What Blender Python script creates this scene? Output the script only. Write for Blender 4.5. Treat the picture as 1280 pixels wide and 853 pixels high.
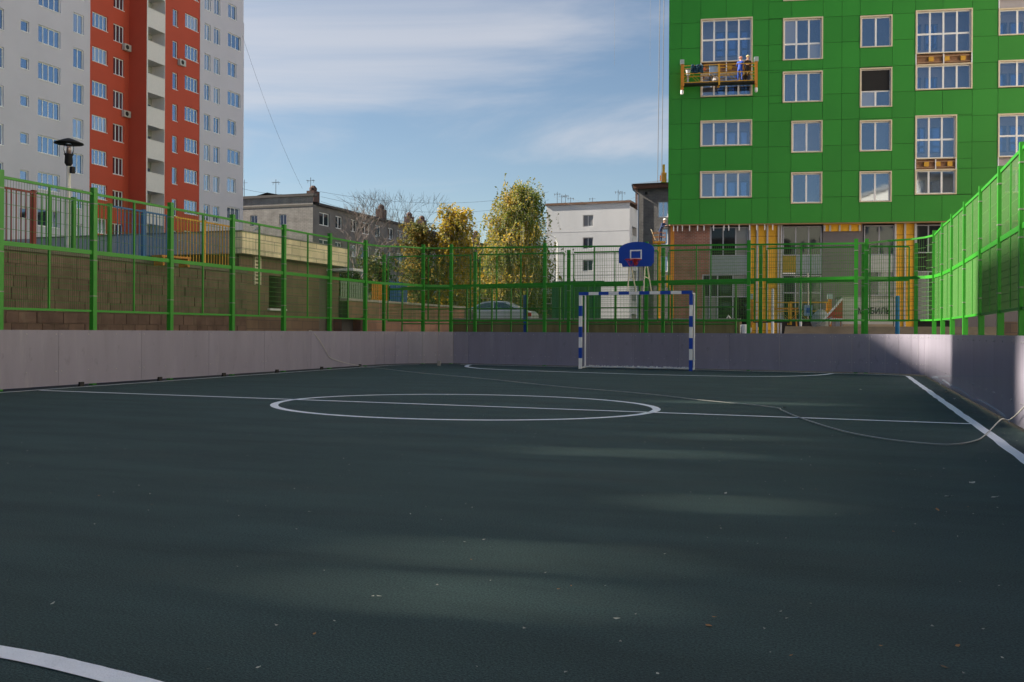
import bpy, bmesh, math, random
from mathutils import Vector, Matrix
random.seed(7)
R = math.radians
sc = bpy.context.scene
for o in list(bpy.data.objects): bpy.data.objects.remove(o)
col = sc.collection

# ------------------------------------------------------------------ camera
FPX, YAW, ROLL, HY, H = 1200.0, 19.275, 0.3, 414.69, 1.0
cd = bpy.data.cameras.new('camera'); cam = bpy.data.objects.new('camera', cd); col.objects.link(cam)
cd.sensor_width = 36; cd.lens = FPX / 1280 * 36; cd.shift_y = -(426.5 - HY) / 1280
cd.clip_start = 0.05; cd.clip_end = 4000
cam.matrix_world = (Matrix.Translation((0, 0, H)) @ Matrix.Rotation(R(YAW), 4, 'Z')
                    @ Matrix.Rotation(R(90), 4, 'X') @ Matrix.Rotation(R(ROLL), 4, 'Z'))
sc.camera = cam
sc.render.resolution_x = 1024; sc.render.resolution_y = 682

# ------------------------------------------------------------------ light
SUN_EL, SUN_AZ = 34.0, 98.0          # azimuth measured from +Y towards -X
w = bpy.data.worlds.new('World'); sc.world = w; w.use_nodes = True
nt = w.node_tree; nt.nodes.clear()
def N(t, ty, **k):
    n = t.nodes.new(ty)
    for a, b in k.items(): setattr(n, a, b)
    return n
out = N(nt, 'ShaderNodeOutputWorld'); bg = N(nt, 'ShaderNodeBackground'); bg.inputs[1].default_value = 0.05
sky = N(nt, 'ShaderNodeTexSky', sky_type='NISHITA', sun_disc=False)
sky.sun_elevation = R(SUN_EL); sky.sun_rotation = R(-SUN_AZ); sky.air_density = 1.0; sky.dust_density = 0.35; sky.ozone_density = 2.2
tc = N(nt, 'ShaderNodeTexCoord'); sep = N(nt, 'ShaderNodeSeparateXYZ'); nt.links.new(tc.outputs['Generated'], sep.inputs[0])
def M(op, a, b=None, c=None, clamp=False):
    n = N(nt, 'ShaderNodeMath', operation=op); n.use_clamp = clamp
    for i, v in enumerate((a, b, c)):
        if v is None: continue
        if isinstance(v, (int, float)): n.inputs[i].default_value = v
        else: nt.links.new(v, n.inputs[i])
    return n.outputs[0]
zz = M('MAXIMUM', M('ADD', sep.outputs[2], 0.10), 0.03)
cx = M('DIVIDE', sep.outputs[0], zz); cy = M('DIVIDE', sep.outputs[1], zz)
cmb = N(nt, 'ShaderNodeCombineXYZ'); nt.links.new(cx, cmb.inputs[0]); nt.links.new(cy, cmb.inputs[1]); cmb.inputs[2].default_value = 3.1
mp = N(nt, 'ShaderNodeMapping'); mp.inputs['Rotation'].default_value = (0, 0, R(-24)); mp.inputs['Scale'].default_value = (0.55, 0.8, 1)
mp.inputs['Location'].default_value = (1.9, 0.42, 0)
nt.links.new(cmb.outputs[0], mp.inputs[0])
n1 = N(nt, 'ShaderNodeTexNoise'); n1.inputs['Scale'].default_value = 1.15; n1.inputs['Detail'].default_value = 8; n1.inputs['Roughness'].default_value = 0.56; n1.inputs['Distortion'].default_value = 0.5
nt.links.new(mp.outputs[0], n1.inputs[0])
n2 = N(nt, 'ShaderNodeTexNoise'); n2.inputs['Scale'].default_value = 0.45; n2.inputs['Detail'].default_value = 2
nt.links.new(mp.outputs[0], n2.inputs[0])
sm = M('ADD', M('MULTIPLY', n1.outputs[0], 0.7), M('MULTIPLY', n2.outputs[0], 0.3))
mr = N(nt, 'ShaderNodeMapRange', interpolation_type='SMOOTHSTEP'); nt.links.new(sm, mr.inputs[0])
mr.inputs[1].default_value = 0.47; mr.inputs[2].default_value = 0.68; mr.inputs[3].default_value = 0; mr.inputs[4].default_value = 0.62
mixc = N(nt, 'ShaderNodeMix', data_type='RGBA'); nt.links.new(mr.outputs[0], mixc.inputs[0])
tint = N(nt, 'ShaderNodeMix', data_type='RGBA', blend_type='MULTIPLY'); tint.inputs[0].default_value = 1.0
nt.links.new(sky.outputs[0], tint.inputs[6]); tint.inputs[7].default_value = (0.90, 0.87, 0.83, 1)
nt.links.new(tint.outputs[2], mixc.inputs[6]); mixc.inputs[7].default_value = (5.2, 5.15, 5.4, 1)
nt.links.new(mixc.outputs[2], bg.inputs[0]); nt.links.new(bg.outputs[0], out.inputs[0])

sl = bpy.data.lights.new('sun', 'SUN'); sl.energy = 5.0; sl.angle = R(0.5); sl.color = (1, 0.9, 0.74)
so = bpy.data.objects.new('sun', sl); col.objects.link(so)
sd = Vector((-math.sin(R(SUN_AZ)) * math.cos(R(SUN_EL)), math.cos(R(SUN_AZ)) * math.cos(R(SUN_EL)), math.sin(R(SUN_EL))))
so.rotation_euler = sd.to_track_quat('Z', 'Y').to_euler(); so.location = (-40, 60, 60)
sc.view_settings.view_transform = 'Standard'; sc.view_settings.look = 'None'
sc.view_settings.exposure = 1.52; sc.view_settings.gamma = 1

# ------------------------------------------------------------------ helpers
def ray(px, py):
    a = R(ROLL); u = px - 640; v = HY - py
    uu = u * math.cos(a) - v * math.sin(a); vv = u * math.sin(a) + v * math.cos(a); y = R(YAW)
    return (-math.sin(y) + uu / FPX * math.cos(y), math.cos(y) + uu / FPX * math.sin(y), vv / FPX)
def ground(px, py, z=0.0):
    d = ray(px, py); t = (z - H) / d[2]; return (d[0] * t, d[1] * t)
def on_x(px, py, X): d = ray(px, py); t = X / d[0]; return (X, d[1] * t, H + d[2] * t)
def on_y(px, py, Y): d = ray(px, py); t = Y / d[1]; return (d[0] * t, Y, H + d[2] * t)
def depth(px, py, dz): d = ray(px, py); return (d[0] * dz, d[1] * dz, H + d[2] * dz)
def uz(px, py, O, ang):          # point on a vertical plane, in that plane's own coordinates
    a = R(ang); u = (math.cos(a), math.sin(a)); n = (u[1], -u[0]); d = ray(px, py)
    t = (n[0] * O[0] + n[1] * O[1]) / (n[0] * d[0] + n[1] * d[1])
    return ((d[0] * t - O[0]) * u[0] + (d[1] * t - O[1]) * u[1], H + d[2] * t)

MATS = {}
def mat(name, c, rough=0.6, metal=0.0, var=0.12, scale=6.0, bump=0.0, bscale=40.0, detail=5, spec=0.5, stretch=(1, 1, 1), rnd=0.0, world=True, coat=0.0):
    if name in MATS: return MATS[name]
    m = bpy.data.materials.new(name); m.use_nodes = True; t = m.node_tree; b = t.nodes['Principled BSDF']
    b.inputs['Roughness'].default_value = rough; b.inputs['Metallic'].default_value = metal
    b.inputs['Specular IOR Level'].default_value = spec; b.inputs['Coat Weight'].default_value = coat
    g = N(t, 'ShaderNodeNewGeometry') if world else N(t, 'ShaderNodeTexCoord')
    mpn = N(t, 'ShaderNodeMapping'); mpn.inputs['Scale'].default_value = stretch
    t.links.new(g.outputs['Position' if world else 'Object'], mpn.inputs[0])
    n = N(t, 'ShaderNodeTexNoise'); n.inputs['Scale'].default_value = scale; n.inputs['Detail'].default_value = detail; n.inputs['Roughness'].default_value = 0.6
    t.links.new(mpn.outputs[0], n.inputs[0])
    r = N(t, 'ShaderNodeMapRange'); r.inputs[1].default_value = 0.25; r.inputs[2].default_value = 0.75
    r.inputs[3].default_value = 1 - var; r.inputs[4].default_value = 1 + var; t.links.new(n.outputs[0], r.inputs[0])
    val = r.outputs[0]
    if rnd:
        oi = N(t, 'ShaderNodeObjectInfo'); r2 = N(t, 'ShaderNodeMapRange'); r2.inputs[3].default_value = 1 - rnd; r2.inputs[4].default_value = 1 + rnd
        t.links.new(oi.outputs['Random'], r2.inputs[0]); mm = N(t, 'ShaderNodeMath', operation='MULTIPLY'); t.links.new(val, mm.inputs[0]); t.links.new(r2.outputs[0], mm.inputs[1]); val = mm.outputs[0]
    vm = N(t, 'ShaderNodeVectorMath', operation='SCALE'); vm.inputs[0].default_value = c[:3]; t.links.new(val, vm.inputs[3])
    t.links.new(vm.outputs[0], b.inputs['Base Color'])
    if bump:
        nb = N(t, 'ShaderNodeTexNoise'); nb.inputs['Scale'].default_value = bscale; nb.inputs['Detail'].default_value = 4; t.links.new(g.outputs['Position' if world else 'Object'], nb.inputs[0])
        bn = N(t, 'ShaderNodeBump'); bn.inputs['Strength'].default_value = bump; bn.inputs['Distance'].default_value = 0.02; t.links.new(nb.outputs[0], bn.inputs['Height']); t.links.new(bn.outputs[0], b.inputs['Normal'])
    MATS[name] = m; return m

def brick_mat(name, c1, c2, mortar, sx, sz, ang=0.0, rough=0.85):
    m = bpy.data.materials.new(name); m.use_nodes = True; t = m.node_tree; b = t.nodes['Principled BSDF']; b.inputs['Roughness'].default_value = rough
    tcn = N(t, 'ShaderNodeTexCoord'); s = N(t, 'ShaderNodeSeparateXYZ'); t.links.new(tcn.outputs['Object'], s.inputs[0])
    ad = N(t, 'ShaderNodeMath', operation='ADD'); t.links.new(s.outputs[0], ad.inputs[0]); t.links.new(s.outputs[1], ad.inputs[1])
    cm = N(t, 'ShaderNodeCombineXYZ'); t.links.new(ad.outputs[0], cm.inputs[0]); t.links.new(s.outputs[2], cm.inputs[1])
    br = N(t, 'ShaderNodeTexBrick'); t.links.new(cm.outputs[0], br.inputs[0]); br.inputs['Scale'].default_value = 1
    br.inputs['Brick Width'].default_value = sx; br.inputs['Row Height'].default_value = sz; br.inputs['Mortar Size'].default_value = 0.012
    br.inputs['Color1'].default_value = (*c1, 1); br.inputs['Color2'].default_value = (*c2, 1); br.inputs['Mortar'].default_value = (*mortar, 1)
    n = N(t, 'ShaderNodeTexNoise'); n.inputs['Scale'].default_value = 1.3; n.inputs['Detail'].default_value = 6; t.links.new(tcn.outputs['Object'], n.inputs[0])
    r = N(t, 'ShaderNodeMapRange'); r.inputs[1].default_value = 0.3; r.inputs[2].default_value = 0.7; r.inputs[3].default_value = 0.75; r.inputs[4].default_value = 1.2; t.links.new(n.outputs[0], r.inputs[0])
    vm = N(t, 'ShaderNodeVectorMath', operation='SCALE'); t.links.new(br.outputs[0], vm.inputs[0]); t.links.new(r.outputs[0], vm.inputs[3]); t.links.new(vm.outputs[0], b.inputs['Base Color'])
    bn = N(t, 'ShaderNodeBump'); bn.inputs['Strength'].default_value = 0.4; bn.invert = True; t.links.new(br.outputs['Fac'], bn.inputs['Height']); t.links.new(bn.outputs[0], b.inputs['Normal'])
    MATS[name] = m; return m

def glass_mat(name, tint, refl=0.35, base=(0.02, 0.03, 0.045), through=True, rough=0.03):
    m = bpy.data.materials.new(name); m.use_nodes = True; t = m.node_tree; t.nodes.clear()
    o = N(t, 'ShaderNodeOutputMaterial'); gl = N(t, 'ShaderNodeBsdfGlossy'); gl.inputs['Roughness'].default_value = rough; gl.inputs[0].default_value = (*tint, 1)
    g = N(t, 'ShaderNodeNewGeometry'); nb = N(t, 'ShaderNodeTexNoise'); nb.inputs['Scale'].default_value = 0.9; t.links.new(g.outputs['Position'], nb.inputs[0])
    bn = N(t, 'ShaderNodeBump'); bn.inputs['Strength'].default_value = 0.06; bn.inputs['Distance'].default_value = 0.03; t.links.new(nb.outputs[0], bn.inputs['Height']); t.links.new(bn.outputs[0], gl.inputs['Normal'])
    if through: tr = N(t, 'ShaderNodeBsdfTransparent'); tr.inputs[0].default_value = (0.9, 0.93, 0.97, 1)
    else:
        tr = N(t, 'ShaderNodeBsdfDiffuse'); oi = N(t, 'ShaderNodeObjectInfo'); cr = N(t, 'ShaderNodeValToRGB'); e = cr.color_ramp
        e.interpolation = 'CONSTANT'; e.elements[0].color = (*base, 1); e.elements[1].position = 0.55; e.elements[1].color = tuple(2.6 * v for v in base) + (1,)
        x = e.elements.new(0.8); x.color = (0.22, 0.23, 0.24, 1)
        t.links.new(oi.outputs['Random'], cr.inputs[0]); t.links.new(cr.outputs[0], tr.inputs[0])
    fr = N(t, 'ShaderNodeLayerWeight'); fr.inputs[0].default_value = refl
    mx = N(t, 'ShaderNodeMixShader'); ad = N(t, 'ShaderNodeMath', operation='ADD'); ad.use_clamp = True; ad.inputs[1].default_value = refl * 0.8
    t.links.new(fr.outputs['Fresnel'], ad.inputs[0]); t.links.new(ad.outputs[0], mx.inputs[0]); t.links.new(tr.outputs[0], mx.inputs[1]); t.links.new(gl.outputs[0], mx.inputs[2]); t.links.new(mx.outputs[0], o.inputs[0])
    MATS[name] = m; return m

class MB:
    def __init__(s): s.v = []; s.f = []
    def box(s, x0, x1, y0, y1, z0, z1):
        b = len(s.v); s.v += [(x, y, z) for z in (z0, z1) for y in (y0, y1) for x in (x0, x1)]
        s.f += [tuple(b + i for i in q) for q in ((0, 2, 3, 1), (4, 5, 7, 6), (0, 1, 5, 4), (2, 6, 7, 3), (0, 4, 6, 2), (1, 3, 7, 5))]; return s
    def face(s, *p): b = len(s.v); s.v += [tuple(q) for q in p]; s.f.append(tuple(range(b, b + len(p)))); return s
    def bar(s, a, b, w, h=None, up=(0, 0, 1)):     # rectangular bar between two points
        h = h or w; a = Vector(a); b = Vector(b); d = (b - a).normalized(); up = Vector(up)
        if abs(d.dot(up)) > 0.99: up = Vector((0, 1, 0)) if abs(d.y) < 0.9 else Vector((1, 0, 0))
        sx = d.cross(up).normalized() * w / 2; sy = sx.cross(d).normalized() * h / 2; k = len(s.v)
        for p in (a, b): s.v += [tuple(p - sx - sy), tuple(p + sx - sy), tuple(p + sx + sy), tuple(p - sx + sy)]
        s.f += [tuple(k + i for i in q) for q in ((0, 1, 5, 4), (1, 2, 6, 5), (2, 3, 7, 6), (3, 0, 4, 7), (3, 2, 1, 0), (4, 5, 6, 7))]; return s
    def tube(s, pts, r, n=6, cap=True):
        pts = [Vector(p) for p in pts]; rs = r if isinstance(r, (list, tuple)) else [r] * len(pts); k = len(s.v); last = None
        for i, p in enumerate(pts):
            d = (pts[min(i + 1, len(pts) - 1)] - pts[max(i - 1, 0)]).normalized()
            ref = Vector((0, 0, 1)) if abs(d.z) < 0.9 else Vector((1, 0, 0))
            a = d.cross(ref).normalized(); b2 = a.cross(d)
            for j in range(n): t = 2 * math.pi * j / n; s.v.append(tuple(p + (a * math.cos(t) + b2 * math.sin(t)) * rs[i]))
        for i in range(len(pts) - 1):
            for j in range(n): s.f.append((k + i * n + j, k + i * n + (j + 1) % n, k + (i + 1) * n + (j + 1) % n, k + (i + 1) * n + j))
        if cap: s.f.append(tuple(k + j for j in range(n))[::-1]); s.f.append(tuple(k + (len(pts) - 1) * n + j for j in range(n)))
        return s
    def lathe(s, c, prof, n=16):
        k = len(s.v)
        for r, z in prof:
            for j in range(n): t = 2 * math.pi * j / n; s.v.append((c[0] + r * math.cos(t), c[1] + r * math.sin(t), c[2] + z))
        for i in range(len(prof) - 1):
            for j in range(n): s.f.append((k + i * n + j, k + i * n + (j + 1) % n, k + (i + 1) * n + (j + 1) % n, k + (i + 1) * n + j))
        s.f.append(tuple(k + j for j in range(n))[::-1]); s.f.append(tuple(k + (len(prof) - 1) * n + j for j in range(n))); return s
    def mesh(s, name, m, smooth=False):
        me = bpy.data.meshes.new(name); me.from_pydata(s.v, [], s.f); me.materials.append(m)
        if smooth: me.polygons.foreach_set('use_smooth', [True] * len(me.polygons))
        return me
    def build(s, name, m, parent=None, smooth=False, world=False):
        """world=True: vertices are in world space, the (unrotated) parent's location is taken off"""
        if parent is not None and world:
            L = parent['_w'] if '_w' in parent else parent.location
            s.v = [(a - L[0], b - L[1], c - L[2]) for a, b, c in s.v]
        o = bpy.data.objects.new(name, s.mesh(name, m, smooth)); col.objects.link(o)
        if parent is not None: o.parent = parent
        return o
    def thing(s, name, m, label, cat, group=None, smooth=False, origin=None):
        L = origin or (0, 0, 0)
        s.v = [(a - L[0], b - L[1], c - L[2]) for a, b, c in s.v]
        o = bpy.data.objects.new(name, s.mesh(name, m, smooth)); col.objects.link(o); o.location = L
        o['label'] = label; o['category'] = cat
        if group: o['group'] = group
        return o
def inst(me, name, parent, loc=(0, 0, 0), rot=(0, 0, 0), scale=(1, 1, 1)):
    o = bpy.data.objects.new(name, me); col.objects.link(o); o.parent = parent; o.location = loc; o.rotation_euler = rot; o.scale = scale; return o
def thing(name, label, cat, loc=(0, 0, 0), rz=0, group=None):
    o = bpy.data.objects.new(name, None); col.objects.link(o); o.location = loc; o.rotation_euler = (0, 0, rz); o.empty_display_size = 0.3
    o['label'] = label; o['category'] = cat
    if group: o['group'] = group
    return o
def struct(name, mb, m, smooth=False):
    o = bpy.data.objects.new(name, mb.mesh(name, m, smooth)); col.objects.link(o); o['kind'] = 'structure'; return o
def copy_thing(src, loc, rz, label):
    def cp(o, par):
        c = o.copy(); col.objects.link(c); c.parent = par
        for ch in list(o.children): cp(ch, c)
        return c
    r = cp(src, None); r.location = loc; r.rotation_euler = (0, 0, rz); r['label'] = label; return r

def wall_holes(name, m, parent, u0, u1, z0, z1, holes, y=0.0, reveal=0.2, world=False):
    us = sorted({u0, u1, *[h[0] for h in holes], *[h[1] for h in holes]}); us = [u for u in us if u0 <= u <= u1]
    mb = MB()
    for a, b in zip(us[:-1], us[1:]):
        if b - a < 1e-5: continue
        hs = sorted([(h[2], h[3]) for h in holes if h[0] <= a + 1e-6 and h[1] >= b - 1e-6]); z = z0
        for p, q in hs:
            if p > z: mb.face((a, y, z), (b, y, z), (b, y, p), (a, y, p))
            z = max(z, q)
        if z < z1: mb.face((a, y, z), (b, y, z), (b, y, z1), (a, y, z1))
    for a, b, p, q in [h[:4] for h in holes]:
        p = max(p, z0); q = min(q, z1); r = y + reveal
        mb.face((a, y, p), (a, r, p), (a, r, q), (a, y, q)); mb.face((b, y, p), (b, y, q), (b, r, q), (b, r, p))
        mb.face((a, y, p), (b, y, p), (b, r, p), (a, r, p)); mb.face((a, y, q), (a, r, q), (b, r, q), (b, y, q))
    return mb.build(name, m, parent)

WC = {}
def window(parent, u0, u1, z0, z1, y, cols, trans=(), fm=None, gm=None, fw=0.07, mw=None, dep=0.08, panes='one', stiles=None):
    W = round(u1 - u0, 3); Hh = round(z1 - z0, 3); mw = mw or fw; key = (W, Hh, cols, tuple(trans), fm.name, fw, mw, dep)
    if key not in WC:
        mb = MB(); mb.box(0, W, 0, dep, 0, fw).box(0, W, 0, dep, Hh - fw, Hh).box(0, fw, 0, dep, fw, Hh - fw).box(W - fw, W, 0, dep, fw, Hh - fw)
        for i in range(1, cols):
            x = W * i / cols; mb.box(x - mw / 2, x + mw / 2, 0.004, dep - .004, fw, Hh - fw)
        for t in trans: mb.box(fw, W - fw, 0.009, dep - .009, t * Hh - mw / 2, t * Hh + mw / 2)
        WC[key] = mb.mesh('window', fm)
    o = inst(WC[key], 'window', parent, (u0, y, z0))
    pk = key + (gm.name, panes)
    if panes == 'one':
        if pk not in WC: WC[pk] = MB().box(fw * .6, W - fw * .6, dep * .45, dep * .6, fw * .6, Hh - fw * .6).mesh('pane', gm)
        inst(WC[pk], 'pane', o)
    else:
        ts = [0] + [t * Hh for t in trans] + [Hh]; cw = W / cols
        for j in range(len(ts) - 1):
            k2 = (cw, ts[j + 1] - ts[j], gm.name, fw)
            if k2 not in WC: WC[k2] = MB().box(mw * .5, cw - mw * .5, dep * .45, dep * .6, mw * .5, ts[j + 1] - ts[j] - mw * .5).mesh('pane', gm)
            for i in range(cols): inst(WC[k2], 'pane', o, (i * cw, 0, ts[j]))
    return o

# materials
court_m = mat('rubber_court', (0.037, 0.069, 0.065), 0.82, var=0.30, scale=0.9, detail=12, bump=0.55, bscale=150, stretch=(0.6, 2.2, 1), spec=0.35)
line_m = mat('line_paint', (0.93, 0.95, 0.97), 0.6, var=0.06, scale=14, detail=8, bump=0.2, bscale=150)
board_m = mat('board_laminate', (0.25, 0.235, 0.295), 0.30, var=0.13, scale=2.4, rnd=0.035, stretch=(1, 1, .22), detail=8)
green_m = mat('green_powder_coat', (0.026, 0.26, 0.015), 0.42, var=0.08, scale=4)
wire_m = mat('green_wire', (0.034, 0.16, 0.014), 0.5, var=0.05)
steel_m = mat('zinc_steel', (0.45, 0.45, 0.45), 0.4, 0.8)
black_m = mat('black_rubber', (0.012, 0.012, 0.012), 0.8)
asph_m = mat('asphalt', (0.06, 0.06, 0.058), 0.9, var=0.25, scale=1.5, bump=0.3)
soil_m = mat('sandy_soil', (0.16, 0.12, 0.075), 0.95, var=0.3, scale=1.1, bump=0.4, bscale=8)
grass_m = mat('short_grass', (0.055, 0.08, 0.025), 0.95, var=0.4, scale=3)
conc_m = mat('concrete', (0.28, 0.27, 0.25), 0.9, var=0.15, scale=2)
block_m = mat('concrete_block', (0.17, 0.11, 0.08), 0.9, var=0.35, scale=2.2, rnd=0.14, bump=0.5, bscale=60, detail=8)
dark_m = mat('dark_interior', (0.012, 0.012, 0.014), 0.8)
white_m = mat('white_paint', (0.85, 0.85, 0.84), 0.45, var=0.05)
cream_m = mat('cream_render', (0.80, 0.74, 0.54), 0.8, var=0.08, scale=3)
blue_m = mat('blue_paint', (0.01, 0.065, 0.42), 0.4, var=0.05)
red_m = mat('red_paint', (0.42, 0.02, 0.02), 0.45)
yel_m = mat('yellow_paint', (0.62, 0.33, 0.02), 0.5)
ora_m = mat('orange_paint', (0.60, 0.24, 0.02), 0.5)
dred_m = mat('dark_red_paint', (0.22, 0.015, 0.015), 0.5)

def add_noise_layer(m, scale, lo, hi, a, b_, stretch=(1, 1, 1), col_=None):
    """multiply (or blend towards col_) the base colour by a thresholded noise"""
    t = m.node_tree; b = t.nodes['Principled BSDF']; src = b.inputs['Base Color'].links[0].from_socket
    g = N(t, 'ShaderNodeNewGeometry'); mpn = N(t, 'ShaderNodeMapping'); mpn.inputs['Scale'].default_value = stretch; t.links.new(g.outputs['Position'], mpn.inputs[0])
    n = N(t, 'ShaderNodeTexNoise'); n.inputs['Scale'].default_value = scale; n.inputs['Detail'].default_value = 6; n.inputs['Roughness'].default_value = .65; t.links.new(mpn.outputs[0], n.inputs[0])
    r = N(t, 'ShaderNodeMapRange'); r.inputs[1].default_value = lo; r.inputs[2].default_value = hi; r.inputs[3].default_value = a; r.inputs[4].default_value = b_; t.links.new(n.outputs[0], r.inputs[0])
    if col_ is None:
        v = N(t, 'ShaderNodeVectorMath', operation='SCALE'); t.links.new(src, v.inputs[0]); t.links.new(r.outputs[0], v.inputs[3]); t.links.new(v.outputs[0], b.inputs['Base Color'])
    else:
        x = N(t, 'ShaderNodeMix', data_type='RGBA'); t.links.new(r.outputs[0], x.inputs[0]); t.links.new(src, x.inputs[6]); x.inputs[7].default_value = (*col_, 1); t.links.new(x.outputs[2], b.inputs['Base Color'])
add_noise_layer(court_m, 110, .35, .65, .45, 1.62)
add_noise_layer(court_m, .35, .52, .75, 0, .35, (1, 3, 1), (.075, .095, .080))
add_noise_layer(court_m, 26, .70, .76, 0, .5, (1, 1, 1), (.12, .13, .12))
add_noise_layer(line_m, 60, .63, .72, 0, .45, (1, 1, 1), (.10, .13, .12))
add_noise_layer(line_m, 3, .6, .8, 0, .2, (1, 1, 1), (.30, .33, .32))
add_noise_layer(board_m, 5, .60, .72, 0, .22, (1, 1, .12), (.42, .41, .42))
add_noise_layer(board_m, 40, .68, .74, 0, .35, (1, 1, .6), (.34, .33, .34))
add_noise_layer(board_m, 7, .60, .70, 0, .28, (1, 1, .5), (.09, .09, .12))
add_noise_layer(block_m, 3.2, .55, .72, 0, .45, (1, 1, .35), (.30, .25, .17))

# ------------------------------------------------------------------ ground
struct('ground', MB().face((-900, -300, -0.02), (900, -300, -0.02), (900, 1500, -0.02), (-900, 1500, -0.02)), asph_m)

struct('bounce_ground', MB().face((3.2, -46, -.012), (24, -46, -.012), (24, 42, -.012), (3.2, 42, -.012)), mat('bounce_pale', (.45, .42, .38), .9))  # unseen pale sheet added to bounce sunlight onto the left boards

# court surface: one sheet inside the boards
BY = lambda X: 25.10 + (1.4 - X) * 0.145           # far board line
XLb, XRb = -12.74, 1.70
leftarc = [(-12.74, 24.6), (-12.68, 25.05), (-12.54, 25.5), (-12.32, 25.9), (-12.02, 26.25), (-11.66, 26.55), (-11.25, 26.80), (-10.8, BY(-10.8))]
rightarc = [(-0.35, BY(-.35)), (0.1, 25.28), (0.5, 25.18), (0.86, 25.02), (1.16, 24.83), (1.42, 24.62), (1.58, 24.46), (1.70, 24.30)]
inner = [(XRb, -6), (XRb, 24.30)] + rightarc[::-1][1:] + leftarc[::-1] + [(XLb, -6)]
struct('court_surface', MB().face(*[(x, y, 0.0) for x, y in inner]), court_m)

def ribbon(pts, wd, z=0.004, closed=False, jit=0.004):
    mb = MB(); n = len(pts); L = []; Rr = []
    for i, p in enumerate(pts):
        a = pts[(i - 1) % n] if (closed or i > 0) else pts[i]; b = pts[(i + 1) % n] if (closed or i < n - 1) else pts[i]
        d = Vector((b[0] - a[0], b[1] - a[1])).normalized(); nn = Vector((-d.y, d.x)); ww = wd / 2
        L.append((p[0] + nn.x * (ww + random.uniform(-jit, jit)), p[1] + nn.y * (ww + random.uniform(-jit, jit)), z)); Rr.append((p[0] - nn.x * (ww + random.uniform(-jit, jit)), p[1] - nn.y * ww, z))
    mb.v = L + Rr; m = n if closed else n - 1
    mb.f = [(n + i, n + (i + 1) % n, (i + 1) % n, i) for i in range(m)]; return mb
def smooth(pts, k=8):
    P = [pts[0]] + list(pts) + [pts[-1]]; o = []
    for i in range(1, len(P) - 2):
        for j in range(k):
            t = j / k; o.append(tuple(0.5 * ((2 * P[i][c]) + (-P[i - 1][c] + P[i + 1][c]) * t + (2 * P[i - 1][c] - 5 * P[i][c] + 4 * P[i + 1][c] - P[i + 2][c]) * t * t + (-P[i - 1][c] + 3 * P[i][c] - 3 * P[i + 1][c] + P[i + 2][c]) * t ** 3) for c in range(len(P[0]))))
    o.append(tuple(pts[-1])); return o
def sub(a, b, n): return [tuple(a[c] + (b[c] - a[c]) * i / n for c in range(2)) for i in range(n + 1)]
YH = 12.06
struct('halfway_line', ribbon(sub(ground(50, 488.7), ground(1213, 530.8), 60), 0.095, 0.008), line_m)
CC = (-4.91, YH - .03, 2.61, 2.12)
struct('centre_circle', ribbon([(CC[0] + CC[2] * math.cos(t * math.pi / 60), CC[1] + CC[3] * math.sin(t * math.pi / 60)) for t in range(120)], 0.105, 0.004, True), line_m)
struct('right_touchline', ribbon([(1.335 + random.uniform(-.007, .007), y * 0.4 - 2) for y in range(0, 67)], 0.10, 0.004), line_m)
struct('left_touchline', ribbon([(-12.52, -3 + y * 0.5) for y in range(0, 57)] + [(-12.4, 25.6), (-12.0, 26.0)], 0.07, 0.004), line_m)
struct('far_goal_line', ribbon([(x, BY(x) - 0.13) for x in (-11, -9, -7, -5, -3, -1.5)] + [(0, 25.08), (0.6, 24.92), (1.0, 24.72), (1.335, 24.55)], 0.10, 0.008), line_m)
Dpts = [(-10.55, 26.45), (-10.35, 25.7), (-9.95, 24.75), (-9.25, 23.9), (-8.3, 23.35), (-6.97, 22.93), (-5.6, 22.55), (-4.19, 22.25), (-2.9, 22.2), (-1.85, 22.4), (-1.05, 23.1), (-0.6, 23.9), (-0.35, 24.85)]
struct('far_goal_area_line', ribbon(smooth(Dpts), 0.12, 0.012), line_m)
nd = [ground(*q) for q in ((-300, 775), (-150, 792), (0, 816), (55, 826.5), (120, 842), (200, 863), (280, 885))] + [(-1.2, 1.98), (-0.92, 1.5), (-0.78, 0.8), (-0.7, -0.2)]
struct('near_goal_area_line', ribbon(smooth(nd), 0.085, 0.004, jit=.0015), line_m)

# ------------------------------------------------------------------ perimeter boards
unit = MB().box(-.5, .5, -.5, .5, 0, 1)
bolt_me = MB().lathe((0, 0, 0), [(0.011, 0), (0.011, 0.004), (0.005, 0.008)], 8).mesh('bolt', steel_m)
HB = 0.985
def board_run(root, pts, th=0.018, gap=0.006, bolts=True, zb=0.035, notch=False):
    for i, (a, b) in enumerate(zip(pts[:-1], pts[1:])):
        d = Vector((b[0] - a[0], b[1] - a[1])); L = d.length; ang = math.atan2(d.y, d.x)
        me = MB().box(gap / 2, L - gap / 2, 0, th, zb, HB).mesh('board_panel', board_m)
        o = inst(me, 'board_panel', root, (a[0] - root.location.x, a[1] - root.location.y, 0), (0, 0, ang))
        if bolts:
            xs = [0.06, L - 0.06] + ([L / 3, 2 * L / 3] if L > 1.2 else [])
            for x in xs:
                for z in (0.17 + 0.0, HB - 0.07): inst(bolt_me, 'bolt', o, (x, 0.0, z + 0.11 if z < .4 else z), (R(90), 0, 0))
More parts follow.
